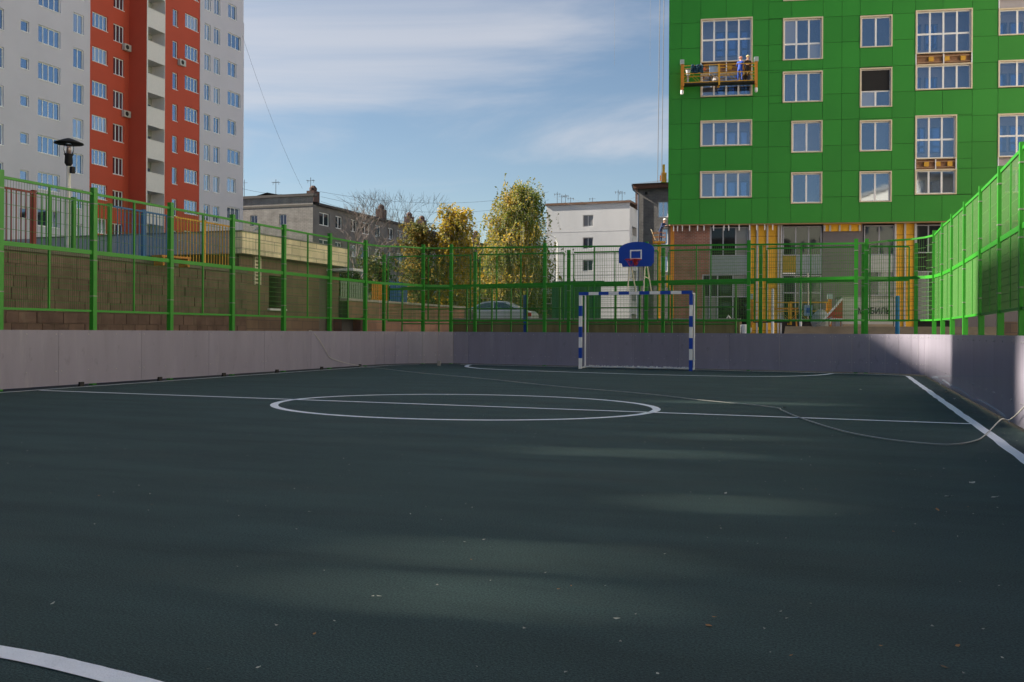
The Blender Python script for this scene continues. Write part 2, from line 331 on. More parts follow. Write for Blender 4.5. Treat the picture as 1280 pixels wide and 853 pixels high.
# left wall: +X face looks at the court, so run it from far to near
post_y = [11.8 + 2.045 * k for k in range(-6, 7)]
lb = thing('perimeter_board_wall', 'long mauve-grey board wall along the left side of the court below the green fence', 'board wall', (XLb, 10, 0), group='low boards round the court')
board_run(lb, [(XLb, y) for y in ([10.9 + 2.045 * k for k in range(-7, 7)] + [24.6])])
mb = MB()
for k in range(-6, 7): mb.box(XLb - 0.01, XLb + 0.035, 11.35 + 2.045 * k, 11.45 + 2.045 * k, 0.0, 0.075)
mb.build('board_foot', black_m, lb, world=True)
ft = thing('perimeter_board_wall', 'long blue-grey board wall across the far end of the court behind the goal', 'board wall', (-5, BY(-5), 0), group='low boards round the court')
fx = [-10.8 + k * (10.45 / 8) for k in range(9)]
board_run(ft, leftarc[:-1] + [(x, BY(x)) for x in fx] + rightarc[1:])
rb_ = thing('perimeter_board_wall', 'long blue-grey board wall along the right side of the court with pale scrawled marks low down', 'board wall', (XRb, 10, 0), group='low boards round the court')
board_run(rb_, [(XRb, y) for y in [24.3] + [23.3 - 2.04 * k for k in range(0, 14)]])
# chalky scratch marks low on the right board
mb = MB(); pl = [on_x(x, y, XRb - 0.0035) for x, y in ((1164, 472.5), (1172, 472), (1174, 477), (1176, 480), (1179, 475), (1187, 481), (1192, 484), (1201, 487), (1210, 494), (1216, 500), (1224, 500), (1236, 506), (1246, 513), (1256, 520), (1262, 528))]
for a, b in zip(pl[:-1], pl[1:]):
    a = Vector(a); b = Vector(b); up = Vector((0, 0, random.uniform(.010, .02))); mb.face(a - up, b - up, b + up, a + up)
scr = mb.build('chalk_mark', mat('chalk', (0.34, 0.38, 0.46), 0.8, var=0.3, scale=30), rb_, world=True)
mb = MB(); pl = [on_x(x, y, XRb - 0.0035) for x, y in ((1165, 470.6), (1195, 470.2), (1240, 470.5))]
for a, b in zip(pl[:-1], pl[1:]):
    a = Vector(a); b = Vector(b); up = Vector((0, 0, .004)); mb.face(a - up, b - up, b + up, a + up)
mb.build('chalk_line', MATS['chalk'], rb_, world=True)

# ------------------------------------------------------------------ fences
def mesh_wires(mb, a, b, z0a, z1a, z0b, z1b, sp, hz, wd):
    a = Vector(a); b = Vector(b); L = (b - a).length; n = max(2, round(L / sp))
    d = (b - a).normalized(); nn = Vector((-d.y, d.x)) * wd / 2; dd = d * wd / 2
    for i in range(1, n):
        p = a.lerp(b, i / n); t = i / n; z0 = z0a + (z0b - z0a) * t; z1 = z1a + (z1b - z1a) * t; k = len(mb.v)
        for z in (z0, z1):
            for q in (dd, nn, -dd, -nn): mb.v.append((p.x + q.x, p.y + q.y, z))
        mb.f += [(k + j, k + (j + 1) % 4, k + 4 + (j + 1) % 4, k + 4 + j) for j in range(4)]
    m = max(1, round((z1a - z0a) / hz))
    for i in range(1, m):
        za = z0a + (z1a - z0a) * i / m; zb = z0b + (z1b - z0b) * i / m
        mb.bar((a.x + nn.x, a.y + nn.y, za), (b.x + nn.x, b.y + nn.y, zb), wd, wd)
post_me = MB().box(-.045, .045, -.045, .045, 0, 1).mesh('post', green_m)
clamp_me = MB().box(-.049, .049, -.049, .049, -.010, .010).mesh('clamp', mat('clamp_metal', (.22, .26, .2), .5))
def fence(root, pts, ztop, zmid=2.42, zbot=1.35, posts=None, mull=True, sp=0.055, wd=0.0065, lowhz=0.11, ph=0.09, z0=0.0, frame_gap=0.0, mm=green_m, ang=0.0):
    """pts: post points; ztop(i): height of the top rail at point i; posts: set of indices that carry a full post"""
    L0 = root.location
    loc = lambda x, y: (x - L0.x, y - L0.y)
    for i, p in enumerate(pts):
        if posts is None or i in posts:
            x, y = loc(*p); o = inst(post_me, 'post', root, (x, y, z0 - L0.z), (0, 0, ang), (1, 1, ztop(i) + ph - z0))
            for z in (zbot + .25, zmid - .18, zmid + .18, ztop(i) - .2): inst(clamp_me, 'clamp', o, (0, 0, (z - z0) / (ztop(i) + ph - z0)), (0, 0, 0), (1, 1, 1 / (ztop(i) + ph - z0)))
    for i in range(len(pts) - 1):
        a = Vector(pts[i]); b = Vector(pts[i + 1]); d = (b - a).normalized(); o_ = 0.045 + frame_gap if (posts is None) else 0.0
        a2 = a + d * o_; b2 = b - d * o_; ta, tb = ztop(i), ztop(i + 1)
        for nm, za, zb, s in (('top_rail', ta, tb, .045), ('middle_rail', zmid, zmid, .075), ('bottom_rail', zbot, zbot, .04)):
            MB().bar((a2.x, a2.y, za - s / 2), (b2.x, b2.y, zb - s / 2), .035, s).build(nm, mm, root, world=True)
        m = (a2 + b2) / 2
        if mull: MB().bar((m.x, m.y, zbot), (m.x, m.y, (ta + tb) / 2 - .046), .03, .03).build('mullion', mm, root, world=True)
        if frame_gap:
            for q in (a2, b2): MB().bar((q.x, q.y, zbot), (q.x, q.y, (ta + tb) / 2 - .046), .035, .035).build('frame_stile', mm, root, world=True)
        mb = MB(); mesh_wires(mb, a2, b2, zmid, ta - .045, zmid, tb - .045, sp, 0.2, wd)
        mesh_wires(mb, a2, b2, zbot, zmid - .06, zbot, zmid - .06, sp * .8, lowhz, wd * 1.15)
        o = mb.build('wire_mesh', wire_m, root, world=True); o['kind'] = 'stuff'
XF = XLb - 0.09
lf = thing('court_fence', 'tall green welded mesh fence left of the court in front of the block wall', 'fence', (XF, 12, 0), group='tall green fences round the court')
lpts = [(XF, y) for y in [11.8 - 2.045 * 3, 11.8 - 2.045 * 2, 11.8 - 2.045, 11.8, 13.83, 15.91, 17.96, 20.01, 22.18]]
fence(lf, lpts + [(XF, 24.15)], lambda i: 3.46)
# far fence with its curved corners
FO = (-11.2, BY(-11.2) + .12)
def on_far(px, off=0.12):
    d = ray(px, 350); # intersection with line Y = BY(X)+off
    t = (25.10 + 1.4 * 0.145 + off) / (d[1] + 0.145 * d[0]); return (d[0] * t, d[1] * t)
fpost = [on_far(x) for x in (564, 681, 808, 936, 1070)]
ft2 = lambda X: 3.56 - 0.30 * (X + 11.2) / 11.5
ff = thing('court_fence', 'tall green mesh fence across the far end of the court behind the goal and backboard', 'fence', (-5, BY(-5) + .12, 0), group='tall green fences round the court')
fence(ff, fpost, lambda i: ft2(fpost[i][0]))
lc = [(XF, 24.15), (-12.82, 25.0), (-12.45, 25.75), on_x(529, 350, -12.22)[:2], fpost[0]]
lcf = thing('court_fence', 'curved green mesh fence rounding the far left corner of the court', 'fence', (-12, 26, 0), group='tall green fences round the court')
fence(lcf, lc, lambda i: (3.46, 3.48, 3.52, 3.55, 3.56)[i], posts={0, 3}, mull=False)
rcp = [fpost[4], (fpost[4][0] + .16, fpost[4][1] - .01), (0.95, 25.55), (1.45, 25.6), (1.85, 25.55), (2.06, 25.2)]
rcf = thing('court_fence', 'curved green mesh fence catching bright sunlight in the far right corner', 'fence', (1.2, 25.7, 0), group='tall green fences round the court')
rct = [ft2(.2), ft2(.2) + .01, 3.30, 3.34, 3.40, 3.44]
rcp = [fpost[4], on_y(1083, 350, 25.55)[:2], on_y(1110, 350, 25.75)[:2], on_y(1139, 350, 25.7)[:2], on_y(1157, 350, 25.5)[:2], on_y(1168, 350, 25.2)[:2]]
rct = [ft2(.2), ft2(.2) + .01, 3.34, 3.36, 3.38, 3.40]
fence(rcf, rcp, lambda i: rct[i], posts={1, 5}, mull=False)
rf = thing('court_fence', 'tall green mesh fence along the right side of the court, seen almost edge-on', 'fence', (2.1, 12, 0), group='tall green fences round the court')
rpts = [rcp[-1]] + [on_x(x, 300, X)[:2] for x, X in ((1179, 2.06), (1191, 2.1), (1207, 2.11), (1227, 2.11), (1251, 2.11), (1278.5, 2.11))] + [(2.11, 11.7), (2.11, 9.65), (2.11, 7.6)]
rt = [3.40, 3.50, 3.49, 3.46, 3.42, 3.40, 3.40, 3.40, 3.40, 3.40]
fence(rf, rpts, lambda i: rt[i], ph=.06)
# second, slightly lower fence a little way behind the far one
sp2 = [on_far(x, 1.45) for x in (480, 594, 711, 829, 951, 1079, 1145)]
sf = thing('court_fence', 'second green mesh fence standing a metre behind the far end fence', 'fence', (-5, 27.5, 0), group='tall green fences round the court')
fence(sf, sp2, lambda i: 3.49 - 0.2 * i / 5, frame_gap=.12, ph=.06)
mb = MB()                                             # low rail fence further back with thin uprights
lowp = [on_far(x, 2.6) for x in (503, 549, 584, 615, 639, 659, 700, 735, 770, 800, 840, 880, 920)]
lr = thing('handrail', 'low green tubular handrail with thin uprights between the fences and the car park', 'handrail', (lowp[6][0], lowp[6][1], 0))
for a in lowp: MB().tube([(a[0], a[1], 0), (a[0], a[1], 2.52)], .03, 8).build('upright', green_m, lr, world=True)
for z in (1.25, 1.75, 2.5): MB().tube([(lowp[0][0], lowp[0][1], z), (lowp[-1][0], lowp[-1][1], z)], .022, 6).build('rail', green_m, lr, world=True)

# ------------------------------------------------------------------ goal + backboard
gA, gB = (-6.87, 25.30), (-3.83, 24.98)
bo = (0.02, 0.42)
g = thing('football_goal', 'small goal frame with blue and white banded posts against the far boards', 'goal', (-5.35, 25.2, 0))
def banded(a, b, n, first, s=.08, nm='post'):
    a = Vector(a); b = Vector(b); o = MB().bar(a, b, s, s).build(nm, white_m, g, world=True)
    for i in range(n):
        if (i + first) % 2 == 0:
            p, q = a.lerp(b, i / n), a.lerp(b, (i + 1) / n); m = MB().bar(p - g.location, q - g.location, s + .004, s + .004); inst(m.mesh('blue_band', blue_m), 'blue_band', o)
banded((*gA, 0.0), (*gA, 2.0), 7, 1); banded((*gB, 0.0), (*gB, 2.0), 7, 0)
d = Vector((gB[0] - gA[0], gB[1] - gA[1])).normalized() * .04
banded((gA[0] - d.x, gA[1] - d.y, 2.04), (gB[0] + d.x, gB[1] + d.y, 2.04), 11, 0, nm='crossbar')
for P in (gA, gB):
    MB().tube([(P[0], P[1], 2.02), (P[0] + bo[0], P[1] + bo[1], 2.02)], .022, 8).tube([(P[0] + bo[0], P[1] + bo[1], 2.04), (P[0] + bo[0], P[1] + bo[1], 0.02)], .022, 8).build('back_upright', white_m, g, world=True)
    MB().tube([(P[0], P[1], .03), (P[0] + bo[0], P[1] + bo[1], .03)], .022, 8).build('ground_bar', white_m, g, world=True)
mb = MB().tube([(gA[0] + bo[0], gA[1] + bo[1], .04), (gB[0] + bo[0], gB[1] + bo[1], .04)], .024, 8); mb.build('rear_ground_bar', white_m, g, world=True)
mb = MB(); random.seed(3)                               # bundled net lying along the rear bar
for k in range(260):
    t = random.random(); x = gA[0] + (gB[0] - gA[0]) * t + bo[0]; y = gA[1] + (gB[1] - gA[1]) * t + bo[1] - .03
    mb.tube([(x, y + random.uniform(-.05, .04), .03), (x + random.uniform(-.06, .06), y + random.uniform(-.05, .03), random.uniform(.05, .1)), (x + random.uniform(-.09, .09), y + random.uniform(-.05, .03), .04)], .005, 3)
o = mb.build('net', white_m, g, world=True); o['kind'] = 'stuff'

bbx, bby, bbz = on_y(795.5, 318, 25.35)
bk = thing('basketball_backboard', 'blue rounded basketball backboard with white square and red hoop above the goal', 'backboard', (bbx, bby, 2.04))
rz = math.atan2(gB[1] - gA[1], gB[0] - gA[0]); bk.rotation_euler = (0, 0, rz)
def bz(py): return on_y(795, py, 25.35)[2] - 2.04
out2 = []; zt, zs, zb_, zl = bz(302.5), bz(312), bz(333.5), bz(328.5)
for i in range(13):
    t = math.pi * i / 12; out2.append((0.49 * math.cos(t), zs + (zt - zs) * math.sin(t)))
out2 = [(0.40, zb_), (0.44, zb_ + .05), (0.485, zl)] + out2 + [(-0.485, zl), (-0.41, zl - .02), (-0.38, zb_)]
mb = MB(); n = len(out2); mb.v = [(x, -.012, z) for x, z in out2] + [(x, .012, z) for x, z in out2]
mb.f = [tuple(range(n)), tuple(range(n, 2 * n))[::-1]] + [(i, n + i, n + (i + 1) % n, (i + 1) % n) for i in range(n)]
mb.build('board', blue_m, bk)
q0, q1 = bz(324.5), bz(312.5)
mb = MB().box(-.175, .155, -.016, -.013, q1 - .035, q1).box(-.175, .155, -.016, -.013, q0, q0 + .035).box(-.175, -.14, -.016, -.013, q0 + .035, q1 - .035).box(.12, .155, -.016, -.013, q0 + .035, q1 - .035)
mb.build('target_square', white_m, bk)
mb = MB(); hz = q0 - .02
mb.tube([(-.01 + .21 * math.cos(t * math.pi / 10), -.25 + .21 * math.sin(t * math.pi / 10), hz) for t in range(21)], .013, 6, False)
mb.box(-.06, .04, -.045, -.013, hz - .12, hz + .03); mb.bar((-.05, -.03, hz - .1), (-.05, -.12, hz), .015); mb.bar((.03, -.03, hz - .1), (.03, -.12, hz), .015); mb.build('hoop', red_m, bk)
mb = MB()
for k in range(10):
    t = k * math.pi / 5; mb.tube([(-.01 + .20 * math.cos(t), -.25 + .2 * math.sin(t), hz), (-.01 + .09 * math.cos(t + .3), -.25 + .09 * math.sin(t + .3), hz - .17)], .005, 3)
mb.build('net', red_m, bk)
for sx in (-.22, .22):
    mb = MB().tube([(sx - .03, .03, 0), (sx + .02, .03, zl + .12)], .02, 8); mb.build('strut', cream_m, bk)
    mb = MB().tube([(sx + .09, .4, 0), (sx + .03, .05, zl + .1)], .02, 8).tube([(sx - .01, .03, .45), (sx + .07, .2, .4)], .014, 6); mb.build('strut', cream_m, bk)

# ------------------------------------------------------------------ rope on the court
rp = [(-12.62, 23.6), (-11.36, 22.43), (-9.5, 20.6), (-7.29, 18.81), (-4.85, 16.55), (-3.16, 15.31), (-1.97, 14.09), (-1.25, 13.5), (-0.86, 13.05), (-0.80, 12.75), (-0.52, 11.65), (-0.07, 10.3), (0.29, 9.67), (0.62, 9.39), (0.88, 9.36), (1.12, 9.79), (1.30, 10.5)]
p3 = [(x, y, .016) for x, y in rp]
lw = [on_x(x, y, XLb + .03) for x, y in ((390, 411), (399, 425), (407, 438), (416, 449))]
p3 = [(XLb - .1, lw[0][1] - .3, .6), (XLb - .04, lw[0][1], HB + .012)] + [(a[0], a[1], min(a[2], HB)) for a in lw[1:]] + p3
e1 = on_x(1262, 525, 1.62); e2 = on_x(1280, 509, 1.66)
p3 += [(1.5, e1[1] - .3, .12), e1, e2, on_x(1310, 470, 1.67), (XRb + .05, on_x(1330, 440, 1.67)[1], HB + .012), (XRb + .1, on_x(1330, 440, 1.67)[1], .5)]
MB().tube(smooth(p3, 5), .007, 6).thing('rope', mat('rope_fibre', (0.50, 0.50, 0.45), 0.9), 'thin pale rope trailing across the court from the left board wall to the right one', 'rope', smooth=True, origin=(-4.85, 16.5, 0))

# ------------------------------------------------------------------ left side: retaining wall and terrace
WX = -16.0
terr = MB().box(-95, WX - .25, -40, 22.9, 0, 2.55).box(-95, -24, 22.9, 70, 0, 2.45)
struct('terrace', terr, grass_m)
rw = thing('retaining_wall', 'long brown concrete block retaining wall behind the left fence', 'wall', (WX, 10, 0), R(90))
MB().box(-22, 13.1, 0.02, .25, 0, 2.60).build('core', mat('mortar', (0.13, 0.10, 0.075), .95), rw)
MB().box(-22, 13.1, -.03, .27, 2.60, 2.67).build('coping', mat('coping_stone', (0.17, 0.15, 0.11), .9, var=.2), rw)
bme = MB().box(0, 1, 0, 1, 0, 1).mesh('block', block_m); random.seed(5)
bh = 0.243
cnt = 0
for r_ in range(3, 10):
    x = 2.2 - (r_ % 2) * .2 - random.uniform(0, .1)
    while x < 13.0 and cnt < 299:
        wd = min(.4 * random.choice((1, 1, 1, .8, 1.15)), 13.1 - x)
        inst(bme, 'block', rw, (x + .006, random.uniform(-.008, .008), r_ * bh + .006 + .15), (0, 0, 0), (wd - .014, .03, bh - .014)); x += wd; cnt += 1
mb = MB()
for r_ in range(0, 10):
    x = -22
    while x < (13.0 if r_ < 3 else 1.6): mb.box(x + .006, x + .59, 0, .03, r_ * bh + .156, r_ * bh + bh + .142); x += .6
o = mb.build('block_courses', block_m, rw); o['kind'] = 'stuff'

# coloured railings on top
def railing(px0, px1, m, label, nm='playground_railing', posts=()):
    X = WX - .12
    a = on_x(px0, 300, X); b = on_x(px1, 300, X); t = thing(nm, label, 'railing', (X, a[1], 2.67), R(90), 'coloured railings on the retaining wall')
    L = b[1] - a[1]; MB().box(0, L, -.02, .02, 1.17, 1.21).build('top_rail', m, t); MB().box(0, L, -.015, .015, .08, .11).build('bottom_rail', m, t)
    n = max(3, round(L / .125)); pk = MB().box(-.009, .009, -.009, .009, 0, 1.06).mesh('picket', m)
    for i in range(1, n): inst(pk, 'picket', t, (L * i / n, 0, .11))
    for p in posts: y = on_x(p, 300, X)[1] - a[1]; MB().box(y - .04, y + .04, -.035, .035, 0.0, 1.16).box(y - .045, y + .045, -.045, .045, 1.212, 1.24).build('post', m, t)
railing(-45, 44, dred_m, 'dark red picket railing, leftmost of the coloured railings above the block wall', posts=(-10, 42))
railing(46, 140, green_m, 'green picket railing above the block wall beside the park lamp', posts=(92, 137))
railing(142, 216, mat('railing_blue', (0.02, 0.13, 0.34), .5), 'blue picket railing above the block wall in front of the dark red tower wall', posts=(179, 214))
railing(218, 292, yel_m, 'yellow-orange picket railing above the block wall, nearest the cream parapet', posts=(255, 290))

# park lamp
lx, ly, lz = depth(86, 178, 24.0)
pl_ = thing('park_lamp', 'park lamp with flat black hat on a pale pole in front of the grey tower', 'lamp', (lx, ly, 2.55))
hz = lz - 2.55
MB().lathe((0, 0, 0), [(.08, 0), (.065, .1), (.055, .12), (.05, hz - .6)], 10).build('pole', mat('pole_cream', (.80, .76, .62), .5), pl_, True)
MB().lathe((0, 0, 0), [(.05, hz - .6), (.10, hz - .52), (.09, hz - .34), (.12, hz - .30)], 12).build('holder', black_m, pl_, True)
MB().lathe((0, 0, 0), [(.10, hz - .30), (.12, hz - .2), (.12, hz - .08), (.10, hz - .045)], 14).build('glass_globe', glass_mat('lamp_glass', (0.9, .9, .9), .12), pl_, True)
MB().lathe((0, 0, 0), [(.06, hz - .29), (.05, hz - .1)], 10).build('bulb', mat('bulb', (.45, .3, .24), .4), pl_, True)
MB().lathe((0, 0, 0), [(.35, hz - .04), (.34, hz - .02), (.12, hz + .07), (.03, hz + .1)], 24).build('hat', black_m, pl_, True)
MB().box(.08, .16, -.05, .05, hz - .78, hz - .62).tube([(.03, 0, hz - .7), (.1, 0, hz - .7)], .015, 6).build('camera_box', black_m, pl_)

# utility building with cream parapet
Ub = thing('utility_building', 'low brown block building with a cream parapet, louvre and small window behind the left fence', 'building', (WX - .3, 23.2, 0), R(90))
bw = brick_mat('brown_block', (0.21, 0.14, 0.09), (0.17, 0.115, 0.08), (0.12, .09, .07), .6, .26)
yw = lambda px: on_x(px, 360, WX - .3)[1] - 23.2
zw = lambda px, py: on_x(px, py, WX - .3)[2]
hw = (yw(336), yw(354), zw(345, 386), zw(345, 345)); hd = (yw(399), yw(413), .0, zw(405, 346))
L = 5.6
wall_holes('wall', bw, Ub, -.05, L, 0, 3.2, [hw, hd], reveal=.25)
MB().box(-.05, -.02, .01, 7, 0, 3.2).box(L - .03, L, .01, 7, 0, 3.2).build('side_wall', bw, Ub)
window(Ub, *hw, .15, 2, fm=white_m, gm=glass_mat('window_dark', (0.8, .9, 1), .2, through=False), fw=.06)
MB().box(hw[0] - .06, hw[1] + .06, -.1, .1, hw[2] - .06, hw[2]).build('sill', white_m, Ub)
MB().box(hd[0] + .02, hd[1] - .02, .15, .2, hd[2], hd[3]).build('door', mat('door_metal', (.12, .11, .09), .6), Ub)
mb = MB(); lv0, lv1 = yw(317), yw(325); zl0, zl1 = zw(320, 356), zw(320, 320)
mb.box(lv0, lv0 + .04, -.04, .02, zl0, zl1).box(lv1 - .04, lv1, -.04, .02, zl0, zl1).build('louvre_frame', cream_m, Ub)
sl_me = MB().box(lv0 + .04, lv1 - .04, -.03, .005, 0, .05).mesh('slat', cream_m)
for k in range(8): inst(sl_me, 'slat', Ub, (0, 0, zl0 + (zl1 - zl0) * (k + .3) / 8))
MB().lathe((0, 0, 0), [(.13, 0), (.14, .04), (.08, .1)], 14).build('wall_lamp', mat('opal', (.8, .8, .72), .3), Ub, True)
wl = Ub.children[-1]; wl.rotation_euler = (R(90), 0, 0); wl.location = (yw(408), 0, zw(408, 339))
pc = brick_mat('cream_panel', (0.86, .77, .50), (.82, .73, .47), (.4, .37, .27), .95, .3)
pm = MB().box(-.35, L + .1, -.3, .0, 3.16, 3.76); pm.build('parapet', pc, Ub)
MB().box(-.38, L + .13, -.33, 7.2, 3.76, 3.80).build('parapet_cap', mat('cap_metal', (.2, .2, .2), .5), Ub)
MB().box(-.35, -.1, .0, 14, 3.16, 3.76).build('side_parapet', mat('shaded_side_panel', (.42, .44, .5), .7), Ub)  # blue-grey shade of the parapet's side face is put into this colour
MB().box(-.1, L, 0.3, 7, 3.2, 3.4).build('roof', conc_m, Ub)
MB().box(-.06, -.02, .3, 14, 0, 3.16).build('shadow_wall', mat('dark_opening', (.10, .08, .04), .9), Ub)  # dark-painted sheet stands for the shaded opening under the side parapet

# stuff on the terrace: orange and yellow benches
for i, (px, dz, m, lb_) in enumerate(((48, 21.5, ora_m, 'orange play bench seen below the dark red railing'), (215, 23.5, ora_m, 'orange play bench at the foot of the blue railing'))):
    x, y, z = depth(px, 300, dz); t = thing('play_bench', lb_, 'bench', (x, y, 2.55), R(80))
    MB().box(-.45, .45, -.18, .18, .2, .25).build('seat', m, t)
    for s in (-.38, .38): MB().box(s - .03, s + .03, -.16, .16, 0, .2).build('leg', m, t)

# wall beyond the utility building
w2 = thing('retaining_wall', 'low brown brick wall with a dark opening left of the far left fence corner', 'wall', (WX, 28.85, 0), R(90))
L2 = 10.5; yw2 = lambda px: on_x(px, 400, WX)[1] - 28.85
oh = (yw2(427), yw2(451), 0, 1.42)
bm2 = brick_mat('red_brown_block', (0.30, 0.16, 0.11), (0.22, 0.13, 0.09), (0.15, .12, .1), .6, .26)
wall_holes('wall', bm2, w2, 0, L2, 0, 2.02, [oh], reveal=.5)
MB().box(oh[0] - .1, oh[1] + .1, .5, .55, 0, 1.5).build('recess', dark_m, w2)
MB().box(0, L2, -.05, .3, 2.02, 2.1).build('coping', mat('pale_coping', (.4, .38, .33), .85), w2)
MB().box(yw2(452), yw2(456), -.12, -.003, 0, 1.5).build('pier', mat('pink_pier', (.36, .2, .15), .85), w2)
struct('upper_yard', MB().box(-95, WX - .3, 29.0, 60, 0, 1.98), asph_m)
def panel_fence(px0, px1, m, label, dz=0.0):
    X = WX - .5; a = on_x(px0, 370, X); b = on_x(px1, 370, X); t = thing('slatted_barrier', label, 'barrier', (X, a[1], 2.0), R(90), 'slatted barriers above the low brick wall')
    L = b[1] - a[1]; zt = on_x((px0 + px1) / 2, 353, X)[2] - 2.0
    MB().box(0, L, -.03, .0, zt - .06, zt).box(0, L, -.03, 0, .12, .18).build('rail', m, t)
    n = max(4, round(L / .16)); me = MB().box(-.05, .05, -.05, -.031, .05, zt).mesh('slat', m)
    for i in range(n): inst(me, 'slat', t, (L * (i + .5) / n, 0, 0))
panel_fence(424, 459, mat('pale_green_rail', (.25, .33, .25), .6), 'pale green slatted barrier above the low brick wall beside the dark opening')
panel_fence(463, 483.5, ora_m, 'orange slatted barrier above the low brick wall')
panel_fence(486, 508, mat('slat_blue', (.01, .09, .30), .5), 'blue slatted barrier above the low brick wall')

# ------------------------------------------------------------------ left tower
T = thing('apartment_tower', 'tall apartment tower in grey and orange-red render with white balconies at the left', 'apartment building', (-60, 40, 0), R(90))
TU0 = 14.9
tgrey = mat('tower_grey_render', (0.60, 0.58, 0.67), .85, var=.05, scale=.35, bump=.1, bscale=3)
tred = mat('tower_red_render', (0.52, 0.078, 0.040), .8, var=.06, scale=.4)
twhite = mat('tower_balcony_white', (0.74, 0.70, 0.70), .8, var=.04)
wf = mat('window_frame_white', (0.84, 0.84, 0.86), .4, var=.03)
tg = glass_mat('tower_glass', (0.62, 0.78, 1.0), .42, (0.02, 0.03, 0.05), through=False)
F = 2.885; TOPZ = 46.0; FL = range(-7, 9)
specs1 = [(14.96, 15.5, 20.57, 22.15, 1), (17.05, 17.85, 21.06, 21.9, 1), (18.74, 20.98, 20.66, 22.03, 4), (22.33, 23.47, 19.62, 21.24, 2)]
spr = [(24.43, 26.22, 20.72, 21.98, 4), (26.89, 28.2, 20.24, 21.74, 3)]
sp2_ = [(32.23, 32.96, 22.96, 24.49, 1), (33.95, 35.89, 23.36, 24.66, 4)]
sp3 = [(36.79, 37.71, 25.89, 27.46, 2), (38.25, 39.19, 25.92, 27.48, 2)]
def holes(specs, ztop=TOPZ):
    o = []
    for s in specs:
        for k in FL:
            z0, z1 = s[2] + F * k, s[3] + F * k
            if z0 > 2.7 and z1 < ztop - .6: o.append((s[0], s[1], z0, z1, s[4]))
    return o
h1 = holes(specs1); wall_holes('grey_wall', tgrey, T, TU0, 24.18, 0, TOPZ, h1, 0, .22)
h2 = holes(spr); wall_holes('red_wall', tred, T, 24.18, 28.8, 0, TOPZ, h2, 0.02, .2)
h3 = holes(sp2_); wall_holes('red_wall', tred, T, 31.2, 36.1, 0, TOPZ, h3, -1.88, .2)
h4 = holes(sp3)
for k in FL:
    z0 = 21.9 + F * k - 1.4; u1 = 41.85 if k % 2 == 0 else 42.55
    if z0 > 2.7 and z0 + 1.4 < TOPZ - .6: h4.append((40.45, u1, z0, z0 + 1.42, 3 if k % 2 else 2))
wall_holes('grey_wall', tgrey, T, 36.1, 43.0, 0, TOPZ, h4, -1.9, .22)
MB().box(43.0, 43.14, -1.88, 16, 0, 32.2).build('corner_strip', tgrey, T)
MB().face((28.8, .02, 0), (28.8, -1.9, 0), (28.8, -1.9, TOPZ), (28.8, .02, TOPZ)).build('return_wall', tred, T)
MB().box(28.81, 28.97, -1.9, .05, 0, TOPZ).build('balcony_fin', twhite, T)
MB().box(31.15, 31.2, -1.9, .3, 0, TOPZ).build('balcony_fin', twhite, T)
T.children[-2].location.x = 0.003
MB().box(28.97, 31.15, -.5, -.45, 0, TOPZ).build('balcony_back_wall', mat('balcony_back', (.40, .38, .36), .85), T)
par = MB().box(28.975, 31.148, -1.9, -1.78, 0, 1.62).box(28.975, 31.148, -1.78, -.5, 0.0, .16).box(28.96, 31.155, -1.93, -1.76, 1.621, 1.68).mesh('balcony', twhite)
dme = MB().box(29.3, 30.2, -.53, -.505, .2, 2.3).box(30.25, 30.95, -.53, -.505, .95, 2.3).mesh('balcony_door', tg)
for k in FL:
    z = 24.75 + F * k
    if z > 1: inst(par, 'balcony', T, (0, 0, z)); inst(dme, 'balcony_door', T, (0, 0, z))
for hs, y in ((h1, .12), (h2, .14), (h3, -1.76), (h4, -1.78)):
    for (a, b, p, q, c) in hs: window(T, a, b, p, q, y, c, fm=wf, gm=tg, fw=.07, mw=.075, dep=.07)
sill = MB().box(0, 1, -.05, .1, -.05, 0).mesh('sill', wf)
for hs, y in ((h1, 0), (h2, .02), (h3, -1.88), (h4, -1.9)):
    for (a, b, p, q, c) in hs: inst(sill, 'sill', T, (a, y, p + .001), (0, 0, 0), (b - a, 1, 1))
MB().face((TU0, 0, 0), (TU0, 0, TOPZ), (TU0, 16, TOPZ), (TU0, 16, 0)).face((43, -1.9, 0), (43, 16, 0), (43, 16, TOPZ), (43, -1.9, TOPZ)).face((TU0, 16, 0), (TU0, 16, TOPZ), (43, 16, TOPZ), (43, 16, 0)).build('rear_wall', tgrey, T)
MB().box(TU0, 28.7, .01, 16, TOPZ, TOPZ + .4).box(28.7, 43, -1.9, 16, TOPZ, TOPZ + .4).build('roof', conc_m, T)
ac_me = MB().box(-.4, .4, -.34, -.04, -.28, .28).box(-.35, -.3, -.04, 0, -.2, .1).box(.3, .35, -.04, 0, -.2, .1).mesh('air_conditioner', mat('ac_grey', (.5, .5, .48), .5))
fan_me = MB().lathe((0, 0, 0), [(.2, 0), (.2, .012), (.06, .02)], 14).mesh('fan', dark_m)
for px, py, X in ((156.5, 60, -60), (156, 143, -60), (225.5, 79, -58.1)):
    u, z = uz(px, py, (X, 40), 90); o = inst(ac_me, 'air_conditioner', T, (u, 0.02 if X == -60 else -1.88, z)); inst(fan_me, 'fan', o, (-.08, -.34, 0), (R(90), 0, 0))

